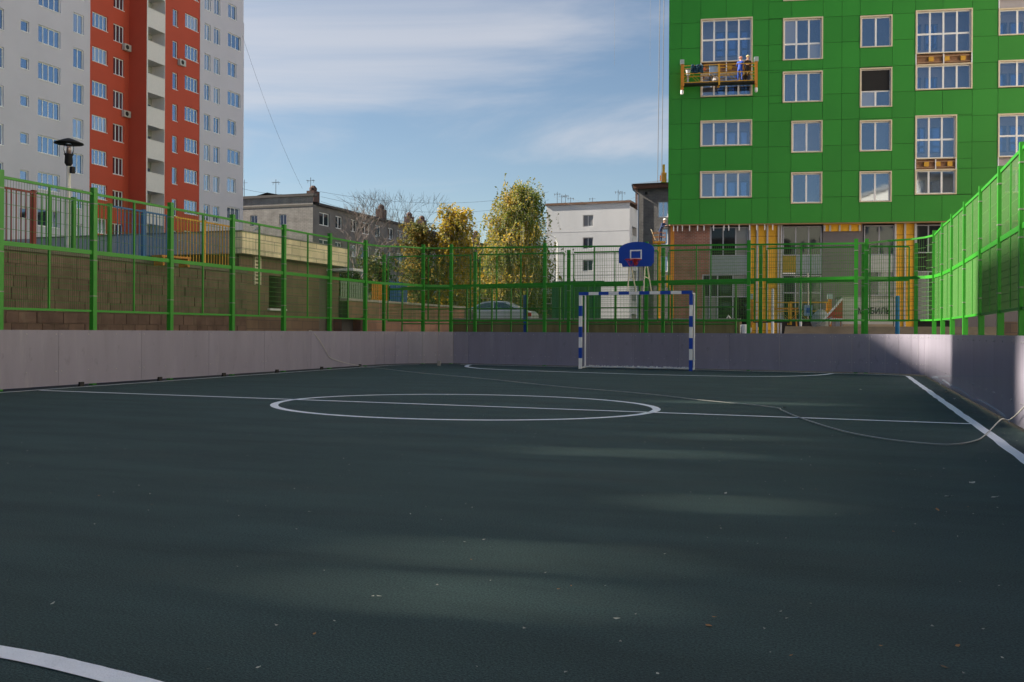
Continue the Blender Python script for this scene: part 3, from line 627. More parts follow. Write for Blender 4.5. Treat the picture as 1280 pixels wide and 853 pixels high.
# blocks out of view, most of them added to shade the court or bounce light
def plain_block(label, loc, rz, L, D, Hh, m, n_f, step=4.0):
    t = thing('apartment_block', label, 'apartment building', loc, rz); hs = []
    for k in range(n_f):
        for j in range(int(L / step)): hs.append((1.2 + j * step, 2.9 + j * step, 1.2 + 2.9 * k, 2.7 + 2.9 * k))
    wall_holes('front_wall', m, t, 0, L, 0, Hh, hs, reveal=.2)
    mb = MB(); mb.face((0, 0, 0), (0, 0, Hh), (0, D, Hh), (0, D, 0)).face((L, 0, 0), (L, D, 0), (L, D, Hh), (L, 0, Hh)).face((0, D, 0), (0, D, Hh), (L, D, Hh), (L, D, 0)).build('side_wall', m, t)
    MB().box(-.2, L + .2, -.2, D + .2, Hh + .003, Hh + .4).build('roof', conc_m, t)
    mb = MB()
    for h in hs: mb.face((h[0], .18, h[2]), (h[1], .18, h[2]), (h[1], .18, h[3]), (h[0], .18, h[3]))
    o = mb.build('window_glazing', tg, t); o['kind'] = 'stuff'
    return t
PA = plain_block('long grey block added unseen outside the left edge to shade the court', (-60, -60, 0), R(90), 69.6, 14, 38.6, tgrey, 12)  # unseen occluder added to keep the court in shade
# added unseen screen on that block, slotted to throw sun streaks on the court
def slot(px0, px1, py0, py1):
    xa, ya = ground(px0, (py0 + py1) / 2); xb, yb = ground(px1, (py0 + py1) / 2); xm = (px0 + px1) / 2; ya_ = ground(xm, py1)[1]; yb_ = ground(xm, py0)[1]; kk = math.tan(R(SUN_EL)) / math.sin(R(SUN_AZ)); c = 1 / math.tan(R(SUN_AZ - 90)) if 0 else math.tan(R(SUN_AZ - 90))
    return (ya_ - c * (60 + (xa + xb) / 2) + 60, yb_ - c * (60 + (xa + xb) / 2) + 60, kk * (60 + xa), kk * (60 + xb))
slots = [slot(400, 800, 741, 751), slot(300, 420, 716, 721), slot(480, 850, 693, 700), slot(850, 1010, 629, 634), slot(600, 940, 565.2, 567), slot(840, 1000, 546.8, 547.8)]
slots += [slot(450, 760, 512.5, 513.6), slot(820, 1060, 503.8, 504.6), slot(500, 680, 470, 470.5)]
slots.append((60 + 9.7 - 8.67, 60 + 11.3 - 8.67, 42.25, 43.1))
wall_holes('sun_streak_screen', tgrey, PA, 0, 69.6, 38.95, 44.7, slots, .05, .12)
plain_block('narrow lower block added unseen outside the left edge to let sun reach the corner', (-60, 9.62, 0), R(90), 7.4, 14, 41.85, tred, 13)  # added unseen; roof height set so sun reaches the far right corner
plain_block('tallest grey block added unseen outside the left edge to shade the far boards', (-60, 17.05, 0), R(90), 25.5, 14, 60, tgrey, 19)  # added unseen to keep sun off the far boards
cream_f = mat('cream_facade', (.74, .66, .55), .85, var=.06, scale=.3)
plain_block('sunlit cream apartment block outside the right edge of the picture', (24, 14, 0), R(-90), 60, 14, 17.5, cream_f, 5)
plain_block('tall cream block added unseen outside the right edge to bounce sunlight', (27, 58, 0), R(-90), 27, 14, 52, cream_f, 17)  # added unseen to bounce sun on the court and tower
plain_block('cream block added out of sight behind the green building to bounce sunlight', (36, 118, 0), R(-90), 50, 14, 54, cream_f, 17)  # added out of sight to bounce sun on the left tower
plain_block('dark brick apartment block behind the camera', (44, -30, 0), R(180), 90, 14, 15, mat('dark_brick_facade', (.16, .10, .08), .9, var=.1, scale=.4), 4)

# ------------------------------------------------------------------ green building
GA = YAW - 9.2; GO = (-10.135, 57.052)
G = thing('green_building', 'unfinished tower clad in bright green panels over an uncovered brick and yellow insulation base', 'apartment building', (GO[0], GO[1], 0), R(GA))
gp = mat('green_cladding', (0.030, 0.265, 0.028), .45, var=.05, scale=.5, rnd=.07, coat=.0, spec=.3)
gback = mat('green_joint', (0.020, 0.12, 0.018), .8)
trim = mat('cream_trim', (0.68, 0.58, 0.42), .5, var=.05)
lav = mat('loggia_wall', (0.42, 0.39, 0.42), .8, var=.06)
gg = glass_mat('loggia_glass', (0.72, 0.84, 1.0), .20, through=True)
gd = glass_mat('green_building_glass', (0.66, 0.78, 0.95), .36, (0.02, .03, .05), through=False)
gi = glass_mat('inner_glass', (0.25, 0.45, 0.75), .5, (0.02, .06, .13), through=False)
cols_ = [0.0, .75, 1.85, 3.33, 4.85, 5.77, 7.07, 8.83, 9.89, 10.89, 12.67, 13.93, 15.41, 17.0, 18.37, 19.8, 21.2, 22.7, 24.2, 25.7, 27.2]
rows_ = [7.42 + 1.493 * k for k in range(0, 14)]
# windows: u0,u1,z0,z1,cols,(transoms),type
WN = [(1.85, 4.85, 16.98, 19.57, 4, (.53,), 'log'), (1.85, 4.85, 14.95, 16.35, 4, (), 'log'), (6.57, 8.83, 16.93, 19.4, 3, (.39,), 'pl'), (6.57, 8.83, 14.46, 16.27, 3, (), 'pl'),
      (1.85, 4.85, 12.01, 13.55, 4, (), 'log'), (7.07, 8.83, 11.52, 13.38, 2, (), 'pl'), (1.85, 4.85, 8.96, 10.55, 4, (), 'log'), (7.07, 8.83, 8.55, 10.38, 2, (), 'pl'),
      (10.89, 12.67, 17.49, 19.33, 2, (), 'pl'), (10.89, 12.67, 14.04, 16.31, 2, (.42,), 'dk'), (10.89, 12.67, 11.5, 13.3, 2, (), 'pl'), (10.89, 12.67, 8.58, 10.35, 2, (), 'pl'),
      (13.93, 17.0, 17.0, 19.5, 4, (.46,), 'log'), (13.93, 17.0, 14.93, 16.4, 4, (), 'log'), (13.93, 16.19, 10.98, 13.48, 3, (.45,), 'log'), (13.93, 16.19, 8.95, 10.4, 3, (), 'log'),
      (18.37, 21.4, 17.86, 19.4, 3, (), 'log'), (18.37, 21.4, 14.93, 16.46, 3, (), 'log'), (18.37, 21.4, 10.98, 13.45, 3, (.5,), 'log'), (18.37, 21.4, 8.95, 10.4, 3, (), 'log'),
      (1.85, 4.85, 20.9, 22.5, 4, (), 'log'), (6.57, 8.83, 20.4, 22.3, 3, (), 'pl'), (10.89, 12.67, 20.4, 22.3, 2, (), 'pl')]
# service gaps between stacked loggia windows, and green infill gaps
gaps = [(1.85, 4.85, 16.35, 16.98), (13.93, 17.0, 16.4, 17.0), (13.93, 16.19, 10.4, 10.98), (18.37, 21.4, 19.4, 19.95), (18.37, 21.4, 10.4, 10.98)]
rects = [(a, b, p, q) for (a, b, p, q, *_) in WN] + gaps
gz1 = rows_[-1]
wall_holes('wall', gback, G, 0.02, 27.2, 7.44, gz1, rects, 0.045, .12)
cell = MB().box(0, 1, 0, .03, 0, 1).mesh('cladding_panel', gp)
def cuts(c, rs):
    out = [c]
    for r in rs:
        nx = []
        for (a, b, p, q) in out:
            if r[1] <= a + .01 or r[0] >= b - .01 or r[3] <= p + .01 or r[2] >= q - .01: nx.append((a, b, p, q)); continue
            if r[2] > p: nx.append((a, b, p, r[2]))
            if r[3] < q: nx.append((a, b, r[3], q))
            m0, m1 = max(p, r[2]), min(q, r[3])
            if r[0] > a: nx.append((a, r[0], m0, m1))
            if r[1] < b: nx.append((r[1], b, m0, m1))
        out = nx
    return out
rv = MB().box(0, 1, 0, 1, 0, 1).mesh('rivet_strip', gp)
for a, b in zip(cols_[:-1], cols_[1:]):
    for p, q in zip(rows_[:-1], rows_[1:]):
        if a > 22.6: continue
        for (c0, c1, d0, d1) in cuts((a, b, p, q), rects):
            if c1 - c0 < .12 or d1 - d0 < .07: continue
            inst(cell, 'cladding_panel', G, (c0 + .009, 0, d0 + .009), (random.uniform(-.004, .004), 0, random.uniform(-.003, .003)), (c1 - c0 - .018, 1, d1 - d0 - .018))
MB().box(22.7, 27.2, 0, .03, 7.43, gz1).build('side_cladding', gp, G)
MB().box(0, .03, .06, 15, 7.42, gz1).build('end_cladding', gp, G)
MB().box(0.02, 27.2, .2, 15, gz1, gz1 + .4).build('roof', conc_m, G)
MB().box(27.17, 27.2, .06, 15, 0, gz1).box(0.03, 27.17, 14.9, 15, 0, gz1).build('rear_wall', gback, G)
for (a, b, p, q, c, tr, ty) in WN:
    e = .075                                            # cream casing standing a little proud
    MB().box(a, b, -.05, .10, p, p + e * .7).box(a, b, -.05, .10, q - e, q).box(a, a + e, -.05, .1, p + e * .7, q - e).box(b - e, b, -.05, .1, p + e * .7, q - e).build('casing', trim, G)
    a2, b2, p2, q2 = a + e, b - e, p + e * .7, q - e
    window(G, a2, b2, p2, q2, .11 if ty != 'log' else .10, c, tr, wf, gg if ty == 'log' else gd, fw=.06, mw=.10, panes='each')
    if ty == 'log':                                     # glazed loggia: side walls, inner wall with its own window
        room = MB(); y0, y1 = .19, 1.25
        room.face((a, y1, p), (b, y1, p), (b, y1, q), (a, y1, q)).face((a, y0, p), (a, y1, p), (a, y1, q), (a, y0, q)).face((b, y0, p), (b, y0, q), (b, y1, q), (b, y1, p)).face((a, y0, p), (b, y0, p), (b, y1, p), (a, y1, p)).face((a, y0, q), (a, y1, q), (b, y1, q), (b, y0, q))
        room.build('loggia', lav, G)
        if c == 4: ws = ((a + .95, a + 1.5), (a + 1.65, a + 2.3), (a + 2.4, b - .05)) if a < 5 else ((a + .1, a + .6), (a + .8, a + 1.5))
        else: ws = ((a + .35, a + .85), (a + 1.0, a + 1.7))
        for (s0, s1) in ws:
            zt = q - .45; zb2 = max(p + .12, zt - 1.5)
            window(G, s0, s1, zb2, zt, 1.18, 1, fm=mat('inner_frame', (.10, .16, .26), .5), gm=gi, fw=.07)
    elif ty == 'dk':
        MB().box(a2 + .05, b2 - .05, .085, .108, p + (q - p) * .43, q2 - .05).build('open_pane', dark_m, G)
    else: pass
MB().box(0.03, 27.17, 1.4, 1.5, 7.42, gz1).build('inner_core', dark_m, G)
bra = mat('raw_batten', (.30, .16, .09), .8, var=.3, scale=8)
for (a, b, p, q) in gaps:
    m_ = bra if (b < 17.5) else lav
    MB().box(a + .05, b - .05, .16, .2, p, q).build('spandrel_backing', m_ if b < 17.5 else lav, G)
    MB().box(a, a + .06, -.03, .1, p, q).box(b - .06, b, -.03, .1, p, q).build('casing', wf, G)
    if b < 17.5:
        MB().box(a + .06, b - .06, .02, .06, p + .1, p + .14).box(a + .06, b - .06, .02, .06, q - .16, q - .12).build('batten', mat('timber', (.42, .26, .16), .8), G)
        for k in range(3):
            u = a + (b - a) * (.28 + .28 * k)
            if u < b - .3: MB().box(u - .13, u + .13, .0, .12, p + .16, p + .42).build('bracket_pad', yel_m, G)
        MB().box((a + b) / 2 - .03, (a + b) / 2 + .03, .0, .08, p + .01, q - .01).build('batten_post', wf, G)
# soffit edge and hanging tabs
MB().box(0, 22.7, -.02, .4, 7.36, 7.41).build('drip_edge', mat('drip', (.35, .22, .10), .6), G)
tab = MB().box(-.03, .03, 0, .02, -.33, 0).mesh('hanger_tab', wf)
for px in (842, 847, 853, 862, 872, 880, 892, 905, 911, 924, 937, 946, 956, 966): u = uz(px, 283, GO, GA)[0]; inst(tab, 'hanger_tab', G, (u, .03, 7.36))
# base storeys, recessed
BYc = .45
def UZ(px, py): 
    O = (GO[0] - math.sin(R(GA)) * -BYc * -1, GO[1] + math.cos(R(GA)) * BYc); return uz(px, py, O, GA)
U = lambda px: UZ(px, 340)[0]
Z = lambda py: UZ(950, py)[1]
redb = brick_mat('site_brick', (0.30, 0.12, 0.085), (0.24, .10, .075), (.26, .22, .19), .26, .088)
gry = mat('grey_sheet', (.13, .12, .135), .6, var=.08, scale=1, stretch=(3, 3, .3))
ins = mat('yellow_insulation', (0.74, 0.40, 0.03), .8, var=.18, scale=2.5)
spn = mat('spandrel_grey', (.22, .27, .30), .5)
MB().box(U(838), U(842.5), BYc - .06, BYc, 0, 7.36).build('orange_membrane', ora_m, G)
wall_holes('brick_wall', redb, G, U(842.5), U(887), 0, 7.36, [(U(878), U(887), 0.6, Z(343))], BYc, .15)
def glazed(px0, px1, py0, py1, c, tr=(), dark=True):
    window(G, U(px0), U(px1), Z(py1), Z(py0), BYc + .05, c, tr, mat('alu_frame', (.34, .36, .42), .5), gd2, fw=.06, mw=.07, panes='each')
gd2 = glass_mat('shop_glass', (0.5, 0.6, 0.65), .07, (0.012, .014, .018), through=False)
glazed(888, 935.5, 283.5, 320, 3); glazed(878, 935.5, 343, 401, 3, (.52,)); glazed(978.5, 1027, 283.5, 320, 3); glazed(978.5, 1027, 344, 400, 3, (.6,))
glazed(1080, 1118, 283.5, 320, 2); glazed(1080, 1118, 340, 370, 2); glazed(1145, 1192, 283.5, 318, 3); glazed(1145, 1192, 340, 400, 3)
MB().box(U(888), U(935.5), BYc + .02, BYc + .1, Z(343), Z(320)).build('spandrel', spn, G)
MB().box(U(995), U(1027), BYc + .02, BYc + .1, Z(343), Z(320)).build('spandrel', spn, G)
MB().box(U(978.5), U(995), BYc + .02, BYc + .1, Z(341.5), Z(320)).build('spandrel', mat('olive_board', (.30, .22, .03), .7), G)
MB().box(U(978.5), U(994), BYc - .05, BYc + .02, Z(343), Z(341.5)).build('ledge', wf, G)
MB().box(U(1080), U(1118), BYc + .02, BYc + .1, Z(341), Z(320)).build('spandrel', mat('frost', (.42, .45, .46), .5), G)
MB().box(U(1028), U(1078.5), BYc + .01, BYc + .09, 0, 7.36).build('grey_panel', gry, G)
MB().box(U(937), U(977), BYc + .05, BYc + .12, 0.0, 7.36).build('insulation', ins, G)
MB().box(U(1119), U(1144), BYc + .05, BYc + .12, 0.0, 7.36).build('insulation', ins, G)
MB().box(U(1029), U(1076), BYc - .08, BYc, Z(290.5), 7.36).build('insulation', ins, G)
stud = MB().box(-.05, .05, -.05, .045, 0, 7.36).mesh('metal_stud', mat('galv_stud', (.42, .43, .46), .4, .3))
for px in (937, 946.5, 959, 973, 976.5, 1119, 1131, 1144): inst(stud, 'metal_stud', G, (U(px), BYc, 0))
for px in (1030, 1037, 1049, 1062, 1074): MB().box(U(px) - .05, U(px) + .05, BYc - .12, BYc - .08, Z(290.5), 7.3).build('metal_stud', MATS['galv_stud'], G)
mb = MB()
for (x0, x1) in ((937, 977), (1119, 1144)):
    for k in range(11): z = .5 + k * .62; mb.box(U(x0) + .06, U(x1) - .06, BYc + .035, BYc + .05, z, z + .03)
mb.build('insulation_joint', mat('joint_dark', (.3, .13, .02), .8), G)
MB().box(.03, U(838), BYc, BYc + .1, 0, 7.36).build('base_wall', gry, G); MB().box(U(1192), 27.17, BYc + .3, BYc + .4, 0, 7.36).build('base_wall', gry, G)
MB().box(U(887), U(888), BYc, BYc + .15, 0, 7.36).build('jamb', MATS['alu_frame'], G)
MB().box(.03, 27.17, .06, 1.0, 7.40, 7.43).build('soffit', gry, G)
MB().box(U(887), U(937), BYc + .3, BYc + .35, 0, 7.36).box(U(977), U(1028), BYc + .3, BYc + .35, 0, 7.36).box(U(1078.5), U(1119), BYc + .3, BYc + .35, 0, 7.36).box(U(1144), U(1192), BYc + .25, BYc + .29, 0, 7.36).build('back_wall', dark_m, G)
MB().box(.03, 27.17, BYc - .01, BYc + .14, 0, .55).build('plinth', mat('plinth', (.16, .10, .075), .9), G)



# ------------------------------------------------------------------ buildings in the distance
concp = mat('white_panel_render', (0.60, 0.61, 0.64), .85, var=.07, scale=.5, stretch=(1, 1, .4))
WBY = 117.0
wx0 = on_y(683, 300, WBY)[0]; wx1 = on_y(787, 300, WBY)[0]; wtz = on_y(735, 255.5, WBY)[2]
WB = thing('white_apartment_block', 'white five-storey apartment block end wall with three windows behind the backboard', 'apartment building', (wx0, WBY, 0))
ux = lambda px: on_y(px, 300, WBY)[0] - wx0
hs = []
for (y0, y1) in ((269, 283.5), (297, 311), (325, 339), (353, 367)): hs.append((ux(728.5), ux(741.5), on_y(735, y1, WBY)[2], on_y(735, y0, WBY)[2]))
wall_holes('end_wall', concp, WB, 0, wx1 - wx0, 0, wtz, hs, reveal=.15)
gfar = glass_mat('far_glass', (.5, .6, .75), .15, (.03, .04, .05), through=False)
for h in hs: window(WB, *h, .1, 2, fm=mat('far_frame', (.5, .5, .5), .6), gm=gfar, fw=.09, mw=.12)
hs2 = []
for k in range(5):
    for j in range(5): hs2.append((1.5 + j * 5, 4.2 + j * 5, 1.2 + 2.75 * k, 3.3 + 2.75 * k))
sw = wall_holes('side_wall', concp, WB, 0, 28, 0, wtz - .4, hs2, reveal=.9); sw.rotation_euler = (0, 0, R(90)); sw.location = (wx1 - wx0, 0, 0)
for k, c in enumerate(((.10, .06, .05), (.06, .22, .36), (.3, .3, .3), (.06, .2, .3), (.1, .1, .1))):
    MB().box(wx1 - wx0 - .95, wx1 - wx0 - .9, 1, 27, 1.2 + 2.75 * k, 3.3 + 2.75 * k).build('balcony_infill', mat('infill_%s' % 'abcde'[k], c, .6), WB)
    MB().box(wx1 - wx0 - .9, wx1 - wx0 + .02, 1.5, 26, 1.1 + 2.75 * k, 1.2 + 2.75 * k).box(wx1 - wx0 - .02, wx1 - wx0 + .03, 1.5, 26, 1.2 + 2.75 * k, 2.15 + 2.75 * k).build('balcony', mat('balcony_blue', (.10, .30, .42), .6) if k in (3,) else MATS['far_frame'], WB)
MB().box(-.15, wx1 - wx0 + .15, -.15, 28.1, wtz + .004, wtz + .28).build('roof_edge', mat('rusty_edge', (.16, .09, .06), .8, var=.3), WB)
for k in range(1, 6): MB().box(0.02, wx1 - wx0 - .02, -.012, 0, wtz - 2.75 * k - .7, wtz - 2.75 * k - .66).build('panel_joint', mat('joint_grey', (.45, .45, .46), .9), WB)
antm = mat('antenna_metal', (.05, .05, .055), .6)
def antenna(parent, x, y, z, h, el=4):
    h *= .85; mb = MB().tube([(x, y, z), (x, y, z + h)], .03, 5).tube([(x - .4, y, z + h * .85), (x + .4, y, z + h * .85)], .018, 4)
    for k in range(el): xx = x - .35 + k * .7 / max(1, el - 1); mb.tube([(xx, y - .3, z + h * .85), (xx, y + .3, z + h * .85)], .02, 4).tube([(xx, y, z + h * .85 - .25), (xx, y, z + h * .85 + .1)], .02, 4)
    mb.build('antenna', antm, parent)
for px, h, e in ((692, 2.3, 3), (697.5, 1.8, 0), (702.5, 1.9, 4), (709, 1.4, 2), (736.5, 1.2, 1), (769, 2.2, 3), (774, 2.0, 2)): antenna(WB, ux(px), 1.5, wtz, h, e)
for px in (789.5, 793.5): MB().box(ux(px) - .2, ux(px) + .2, 3, 3.5, wtz - .4, wtz + 1.9).build('vent_pipe', mat('rusty_pipe', (.14, .09, .08), .8), WB)

KY = 100.0; kx0 = on_y(797, 300, KY)[0]; ktz = on_y(815, 236, KY)[2]; kx = lambda px: on_y(px, 300, KY)[0] - kx0
KB = thing('grey_brick_block', 'dark grey brick apartment block with blue-grey hipped roof just left of the green building', 'apartment building', (kx0, KY, 0))
gbr = brick_mat('grey_brick', (.15, .145, .145), (.125, .12, .125), (.2, .2, .2), .5, .16)
hk = [(kx(822), kx(835), on_y(828, y1, KY)[2], on_y(828, y0, KY)[2]) for y0, y1 in ((252, 272), (286, 306), (320, 340))] + [(kx(806), kx(812), on_y(828, y1, KY)[2], on_y(828, y0, KY)[2]) for y0, y1 in ()]
wall_holes('wall', gbr, KB, 0, 22, 0, ktz, hk, reveal=.2)
for h in hk: window(KB, *h, .12, 2, fm=wf, gm=tg, fw=.1)
MB().box(-.01, 0, 0.01, 14, 0, ktz).build('side_wall', gbr, KB)
MB().box(-.45, 22.4, -.45, 14.4, ktz + .003, ktz + .5).build('eaves', mat('brown_eaves', (.13, .06, .04), .8), KB)
mb = MB(); a, b, c, d = (-.6, -.6, ktz + .5), (22.5, -.6, ktz + .5), (22.5, 14.5, ktz + .5), (-.6, 14.5, ktz + .5); e, f = (5, 6.5, ktz + 2.2), (17, 6.5, ktz + 2.2)
mb.face(a, b, f, e).face(b, c, f).face(c, d, e, f).face(d, a, e).build('roof', mat('slate_blue', (.10, .14, .19), .5), KB)
MB().tube([(.1, -.15, 0), (.1, -.15, ktz - .6), (-.4, -.5, ktz - .1), (-.5, -.6, ktz + .4)], .08, 8).build('downpipe', mat('pipe_blue', (.07, .1, .16), .5), KB)
MB().box(kx(806), kx(809), -.05, 0, ktz - .6, ktz - .3).build('vent', dark_m, KB)
antenna(KB, 3.5, 5, ktz + 1.5, 1.6, 3); antenna(KB, 4.6, 5, ktz + 1.8, .9, 2)

# long low block behind the left trees: gable end faces us, long front recedes
PY = 88.0; px0_ = on_y(300, 300, PY)[0]; px1_ = on_y(391, 300, PY)[0]; ptz = on_y(350, 247, PY)[2]
PB = thing('long_apartment_block', 'long beige-grey five-storey apartment block with chimneys receding behind the bare tree', 'apartment building', (px1_, PY, 0))
beige = brick_mat('beige_brick', (.36, .335, .32), (.31, .295, .285), (.2, .19, .18), .5, .16)
hg = [(on_y(349, 300, PY)[0] - px1_, on_y(358, 300, PY)[0] - px1_, on_y(353, 281.5, PY)[2] - 2.85 * k, on_y(353, 268, PY)[2] - 2.85 * k) for k in range(4)]
hg += [(a - 3.6, b - 3.6, p, q) for a, b, p, q in hg]
wall_holes('gable_wall', beige, PB, px0_ - px1_ - 5, 0, 0, ptz, hg, reveal=.2)
for h in hg: window(PB, *h, .12, 2, fm=wf, gm=tg, fw=.1)
MB().box(px0_ - px1_ - 5.2, .15, -.15, .6, ptz + .003, ptz + .28).build('gable_parapet', mat('parapet_dark', (.10, .09, .09), .8), PB)
MB().box(px0_ - px1_ - 5, -.02, -.03, 0.0, ptz - 1.05, ptz - .85).build('string_course', mat('string_course', (.14, .13, .12), .9), PB)
etz = ptz - .9; hf = []
for k in range(5):
    for j in range(26): 
        a = 1.3 + j * 3.1 + (j % 3) * .3; hf.append((a, a + (1.5 if j % 3 else 2.1), etz - 2.0 - 2.85 * k, etz - .6 - 2.85 * k))
hf = [h for h in hf if h[1] < 80]
fwall = wall_holes('front_wall', mat('greyish_render', (.17, .16, .165), .9, var=.2, scale=.6), PB, 0, 82, 0, etz, hf, reveal=.2); fwall.rotation_euler = (0, 0, R(90))
for h in hf:
    if h[2] > 3:
        key = ('pbw', round(h[1] - h[0], 2))
        if key not in WC: WC[key] = MB().box(0, h[1] - h[0], 0, .05, 0, .1).box(0, h[1] - h[0], 0, .05, 1.3, 1.4).box(0, .1, 0, .05, .1, 1.3).box(h[1] - h[0] - .1, h[1] - h[0], 0, .05, .1, 1.3).box((h[1] - h[0]) / 2 - .06, (h[1] - h[0]) / 2 + .06, 0.004, .046, .1, 1.3).mesh('window', wf); WC[key + ('p',)] = MB().box(.05, h[1] - h[0] - .05, .06, .08, .05, 1.35).mesh('pane', gfar)
        o = inst(WC[key], 'window', PB, (-.12, h[0], h[2]), (0, 0, R(90))); inst(WC[key + ('p',)], 'pane', o)
MB().box(-12, .35, .6, 82.2, etz + .003, etz + .25).build('eaves', mat('eaves_dark', (.07, .06, .06), .8), PB)
mb = MB(); mb.face((.35, .6, etz + .25), (.35, 82, etz + .25), (-6, 82, etz + 1.6), (-6, .6, etz + 1.6)).face((-12, .6, etz + .25), (-6, .6, etz + 1.6), (-6, 82, etz + 1.6), (-12, 82, etz + .25)).build('roof', mat('roof_grey', (.12, .12, .13), .8), PB)
chm = mat('chimney_brick', (.10, .06, .055), .9, var=.3, scale=4)
for j, yy in enumerate((2.0, 18, 26, 30, 45, 50)):
    zc = etz + .9; MB().box(-2.0, -1.1, yy, yy + 1.2, zc - .6, zc + .9).lathe((-1.55, yy + .6, zc + .9), [(.3, 0), (.42, .1), (.42, .35), (.2, .6)], 8).build('chimney', chm, PB)
for yy, h, e in ((-14, 0, 0),): pass
for x, h, e in ((-5.5, 2.6, 3), (-9.5, 2.8, 0), (-12.5, 1.4, 4), (-1.2, 2.6, 2)): antenna(PB, x, 1.5, ptz, h, e)

# overhead cables
cabm = mat('cable_black', (.09, .10, .12), .6)
def cable(p0, p1, sag, label, r=.02, n=14):
    r *= .6
    a = Vector(p0); b = Vector(p1); pts = []
    for i in range(n + 1): t = i / n; q = a.lerp(b, t); q.z -= sag * 4 * t * (1 - t); pts.append(tuple(q))
    MB().tube(pts, r, 4).thing('overhead_cable', cabm, label, 'cable', group='cables crossing the sky')
cable(depth(303, 45, 88), depth(378, 236, 96), 0.8, 'thin cable sloping down from the grey tower across the sky to the long block roof', .022)
cable(depth(401, 240, 92), depth(686, 240, 112), 1.2, 'thin overhead cable, highest of the near-horizontal ones above the bare tree', .02)
cable(depth(401, 246, 92), depth(686, 250, 112), 1.5, 'thin overhead cable, middle of the near-horizontal ones behind the birches', .02)
cable(depth(401, 252, 92), depth(686, 256, 112), 2.2, 'thin overhead cable, lowest of the near-horizontal ones behind the birches', .02)
cable(depth(702, 243, 117), depth(825, 231, 102), 1.6, 'thin overhead cable between the white block antennas and the grey brick block', .02)
cable(depth(692, 246, 117), depth(800, 248, 104), 1.3, 'thin sagging cable just above the white block roof', .02)
cable(depth(303, 236, 90), depth(401, 240, 92), .4, 'thin cable over the beige gable roof between its aerials', .02)

# ------------------------------------------------------------------ trees
def leaf_mat(name, c1, c2, c3, scale=.9):
    m = bpy.data.materials.new(name); m.use_nodes = True; t = m.node_tree; b = t.nodes['Principled BSDF']; o = t.nodes['Material Output']
    g = N(t, 'ShaderNodeNewGeometry'); n = N(t, 'ShaderNodeTexNoise'); n.inputs['Scale'].default_value = scale; n.inputs['Detail'].default_value = 3; t.links.new(g.outputs['Position'], n.inputs[0])
    wn = N(t, 'ShaderNodeTexWhiteNoise'); q = N(t, 'ShaderNodeVectorMath', operation='SNAP'); q.inputs[1].default_value = (.12, .12, .12); t.links.new(g.outputs['Position'], q.inputs[0]); t.links.new(q.outputs[0], wn.inputs[0])
    ad = N(t, 'ShaderNodeMath', operation='MULTIPLY_ADD'); ad.inputs[1].default_value = .35; t.links.new(wn.outputs[0], ad.inputs[0]); sb = N(t, 'ShaderNodeMath', operation='SUBTRACT'); t.links.new(n.outputs[0], sb.inputs[0]); sb.inputs[1].default_value = .17; t.links.new(sb.outputs[0], ad.inputs[2])
    cr = N(t, 'ShaderNodeValToRGB'); e = cr.color_ramp; e.elements[0].position = .36; e.elements[0].color = (*c1, 1); e.elements[1].position = .66; e.elements[1].color = (*c3, 1); x = e.elements.new(.5); x.color = (*c2, 1)
    t.links.new(ad.outputs[0], cr.inputs[0]); t.links.new(cr.outputs[0], b.inputs['Base Color']); b.inputs['Roughness'].default_value = .6; b.inputs['Specular IOR Level'].default_value = .3
    tr = N(t, 'ShaderNodeBsdfTranslucent'); t.links.new(cr.outputs[0], tr.inputs[0]); mx = N(t, 'ShaderNodeMixShader'); mx.inputs[0].default_value = .45
    t.links.new(b.outputs[0], mx.inputs[1]); t.links.new(tr.outputs[0], mx.inputs[2]); t.links.new(mx.outputs[0], o.inputs[0]); MATS[name] = m; return m
birch_leaf = leaf_mat('birch_leaf', (.12, .17, .035), (.23, .24, .04), (.47, .32, .04), .8)
gold_leaf = leaf_mat('gold_birch_leaf', (.18, .18, .03), (.36, .28, .03), (.58, .38, .03), .7)
green_leaf = leaf_mat('green_leaf', (.03, .055, .018), (.06, .085, .02), (.15, .12, .03), .9)
yg_leaf = leaf_mat('yellow_green_leaf', (.08, .11, .02), (.16, .17, .02), (.30, .23, .03), .6)
bark_w = mat('birch_bark', (.42, .40, .36), .8, var=.5, scale=5, stretch=(1, 1, 3)); bark_d = mat('dark_bark', (.07, .055, .045), .9, var=.3); twig_m = mat('twig_grey', (.20, .16, .15), .9)
def leaf(mb, p, s):
    a = Vector((random.gauss(0, 1), random.gauss(0, 1), random.gauss(0, .7))).normalized(); b = a.cross(Vector((random.gauss(0, 1), random.gauss(0, 1), random.gauss(0, 1)))).normalized() * s * .32; a = a * s * .5
    mb.face(p - a, p + b, p + a, p - b)
